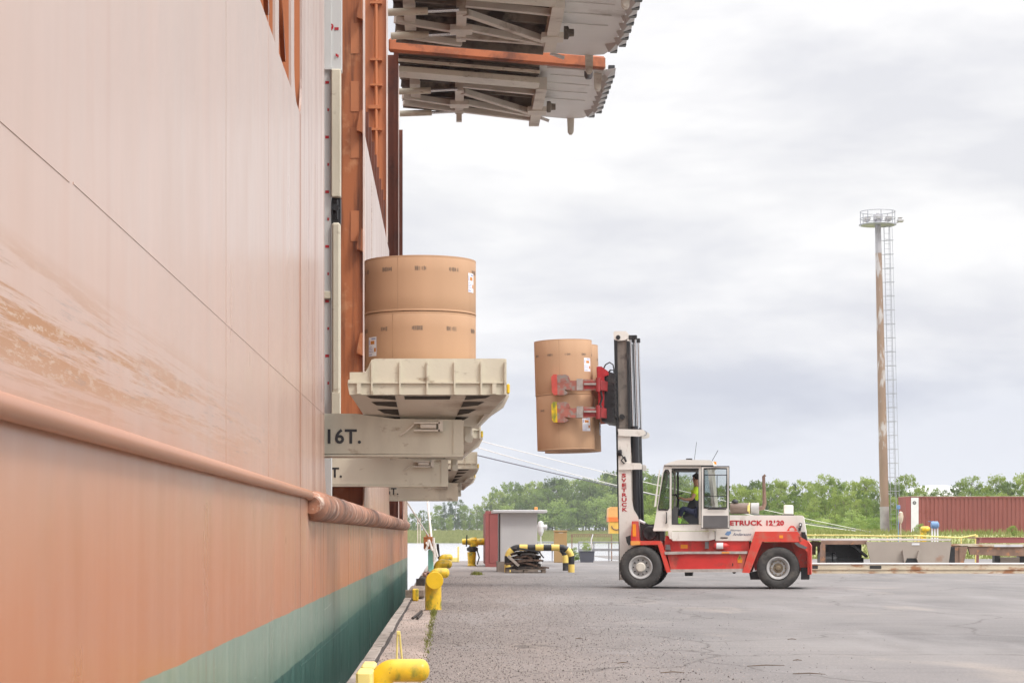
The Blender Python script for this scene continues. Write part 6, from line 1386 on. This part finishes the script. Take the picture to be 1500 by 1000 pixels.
for (Dr, down, _) in rows:
    x = 572.0
    while x < 1010:
        if down == 30 and random.random() < .15: x += 6; continue
        D = Dr + random.uniform(-5, 5); top = interp(topL, x) + down*random.uniform(.75, 1.1) + random.gauss(-3, 5); base = 2.2
        top = min(top, 770); H = ZP(top, D) - base; k = 's' if (x < 700 and random.random() < .3) else 'b'
        if down == 30 and x > 700: k = 'w' if random.random() < .5 else 'b'
        H = max(H, 3)
        put(k, XP(x, D), D, base, H, {'s': 'spruce_tree', 'b': 'birch_tree', 'w': 'willow_shrub'}[k], {'s': 'dark narrow spruce in the woodland across the water', 'b': 'leafy green broadleaf tree in the woodland across the water', 'w': 'bright green willow bush at the foot of the far woodland'}[k], {'s': 'spruce', 'b': 'tree', 'w': 'shrub'}[k], {'s': 'spruces across the water', 'b': 'broadleaf trees across the water', 'w': 'willow bushes across the water'}[k], wide=.95 if k == 'b' else 1.0)
        x += random.uniform(7, 12) if down < 30 else random.uniform(10, 18)
topR = [(930, 705), (1060, 716), (1075, 712), (1100, 704), (1130, 708), (1150, 704), (1170, 706), (1195, 701), (1215, 697), (1232, 712), (1250, 708), (1285, 706), (1300, 704), (1330, 703), (1342, 710), (1365, 716), (1395, 715), (1412, 706), (1425, 702), (1438, 716), (1450, 706), (1466, 696), (1480, 712), (1495, 700), (1530, 696)]
for (Dr, down) in ((315, 0), (295, 14), (272, 30)):
    x = 925.0
    while x < 1535:
        D = Dr + random.uniform(-7, 7); top = interp(topR, x) + down*random.uniform(.7, 1.15) + random.gauss(1, 4.5); H = ZP(top, D)-1.4
        k = 's' if random.random() < .16 else 'b'
        put(k, XP(x, D), D, 1.4, H, {'s': 'spruce_tree', 'b': 'birch_tree'}[k], {'s': 'dark narrow spruce in the tree line behind forklift and container', 'b': 'leafy birch in the tree line behind forklift and container'}[k], {'s': 'spruce', 'b': 'tree'}[k], {'s': 'spruces on the right bank', 'b': 'birches on the right bank'}[k], wide=.85)
        x += random.uniform(10, 18)
for (Dr, t0, t1, n) in ((245, 742, 758, 34), (205, 754, 768, 34), (172, 766, 776, 34)):
    for k in range(n):
        x = 925 + (1535-925)*(k+random.random())/n; D = Dr + random.uniform(-12, 12); top = random.uniform(t0, t1); H = ZP(top, D)-1.35
        put('w', XP(x, D), D, 1.3, max(.7, H), 'willow_shrub', 'bright green bush on the embankment behind the trailers', 'shrub', 'bushes on the embankment', wide=1.5)
for (px, D, tp_, sc_, lab) in ((1390, 140, 779, 1.3, 'small bush left in front of the corrugated container'), (1405, 141, 777, 1.3, 'second small bush in front of the corrugated container'), (1420, 140, 780, 1.2, 'low bush at the foot of the corrugated container by the pale rail'), (1484, 139, 769, 1.2, 'rounded bush in front of the container near the right edge'), (1348, 141, 766, .9, 'thin bush growing against the white container panel'), (1447, 141, 778, 1.0, 'low bush below the middle of the corrugated container')):
    put('w', XP(px, D), D, 1.2, ZP(tp_, D)-1.2, 'willow_shrub', lab, 'shrub', None, wide=sc_)
for (px, D, z0, tp_, sc_, lab) in ((859, 113.2, .5, 793, 1.1, 'green weed plant growing in the dark grey tub'), (841, 114.5, 0, 800, 1.0, 'leafy weed growing on the quay left of the dark tub')):
    put('w', XP(px, D), D, z0, ZP(tp_, D)-z0, 'weed_plant', lab, 'plant', None, wide=sc_)
# grass and reeds on the banks
random.seed(41); g = MB()
for k in range(9000):
    x = random.uniform(575, 930); D = 692 + 70*random.random()**1.2; z = land_h(0, D); hh = random.uniform(.5, 1.5); X = XP(x, D); w_ = .35
    g.add([(X-w_, D, z-.1), (X+w_, D, z-.1), (X+random.gauss(0, .2), D, z+hh)], [(0, 1, 2)])
for k in range(22000):
    x = random.uniform(930, 1530); D = 128 + 160*random.random()**1.8; u = x-VX; z = land_h(u, D); hh = random.uniform(.08, .3)*(1+D/400); X = XP(x, D); w_ = .03+D/6000
    g.add([(X-w_, D, z-.05), (X+w_, D, z-.05), (X+random.gauss(0, .08), D+random.gauss(0, .08), z+hh)], [(0, 1, 2)])
o = build('bank_grass', g, m_grassl); o['kind'] = 'stuff'

# ------------------------------------------------------------ haze
hz = bpy.data.materials.new('haze air'); hz.use_nodes = True; t = hz.node_tree; t.nodes.clear(); o_ = t.nodes.new('ShaderNodeOutputMaterial'); v_ = t.nodes.new('ShaderNodeVolumePrincipled')
v_.inputs['Color'].default_value = (.90, .93, 1, 1); v_.inputs['Density'].default_value = .00016; t.links.new(v_.outputs[0], o_.inputs['Volume'])
g = MB(); g.box(-2600, 2600, -300, 4100, -4.5, 34)
o = build('haze', g, hz); o['kind'] = 'stuff'
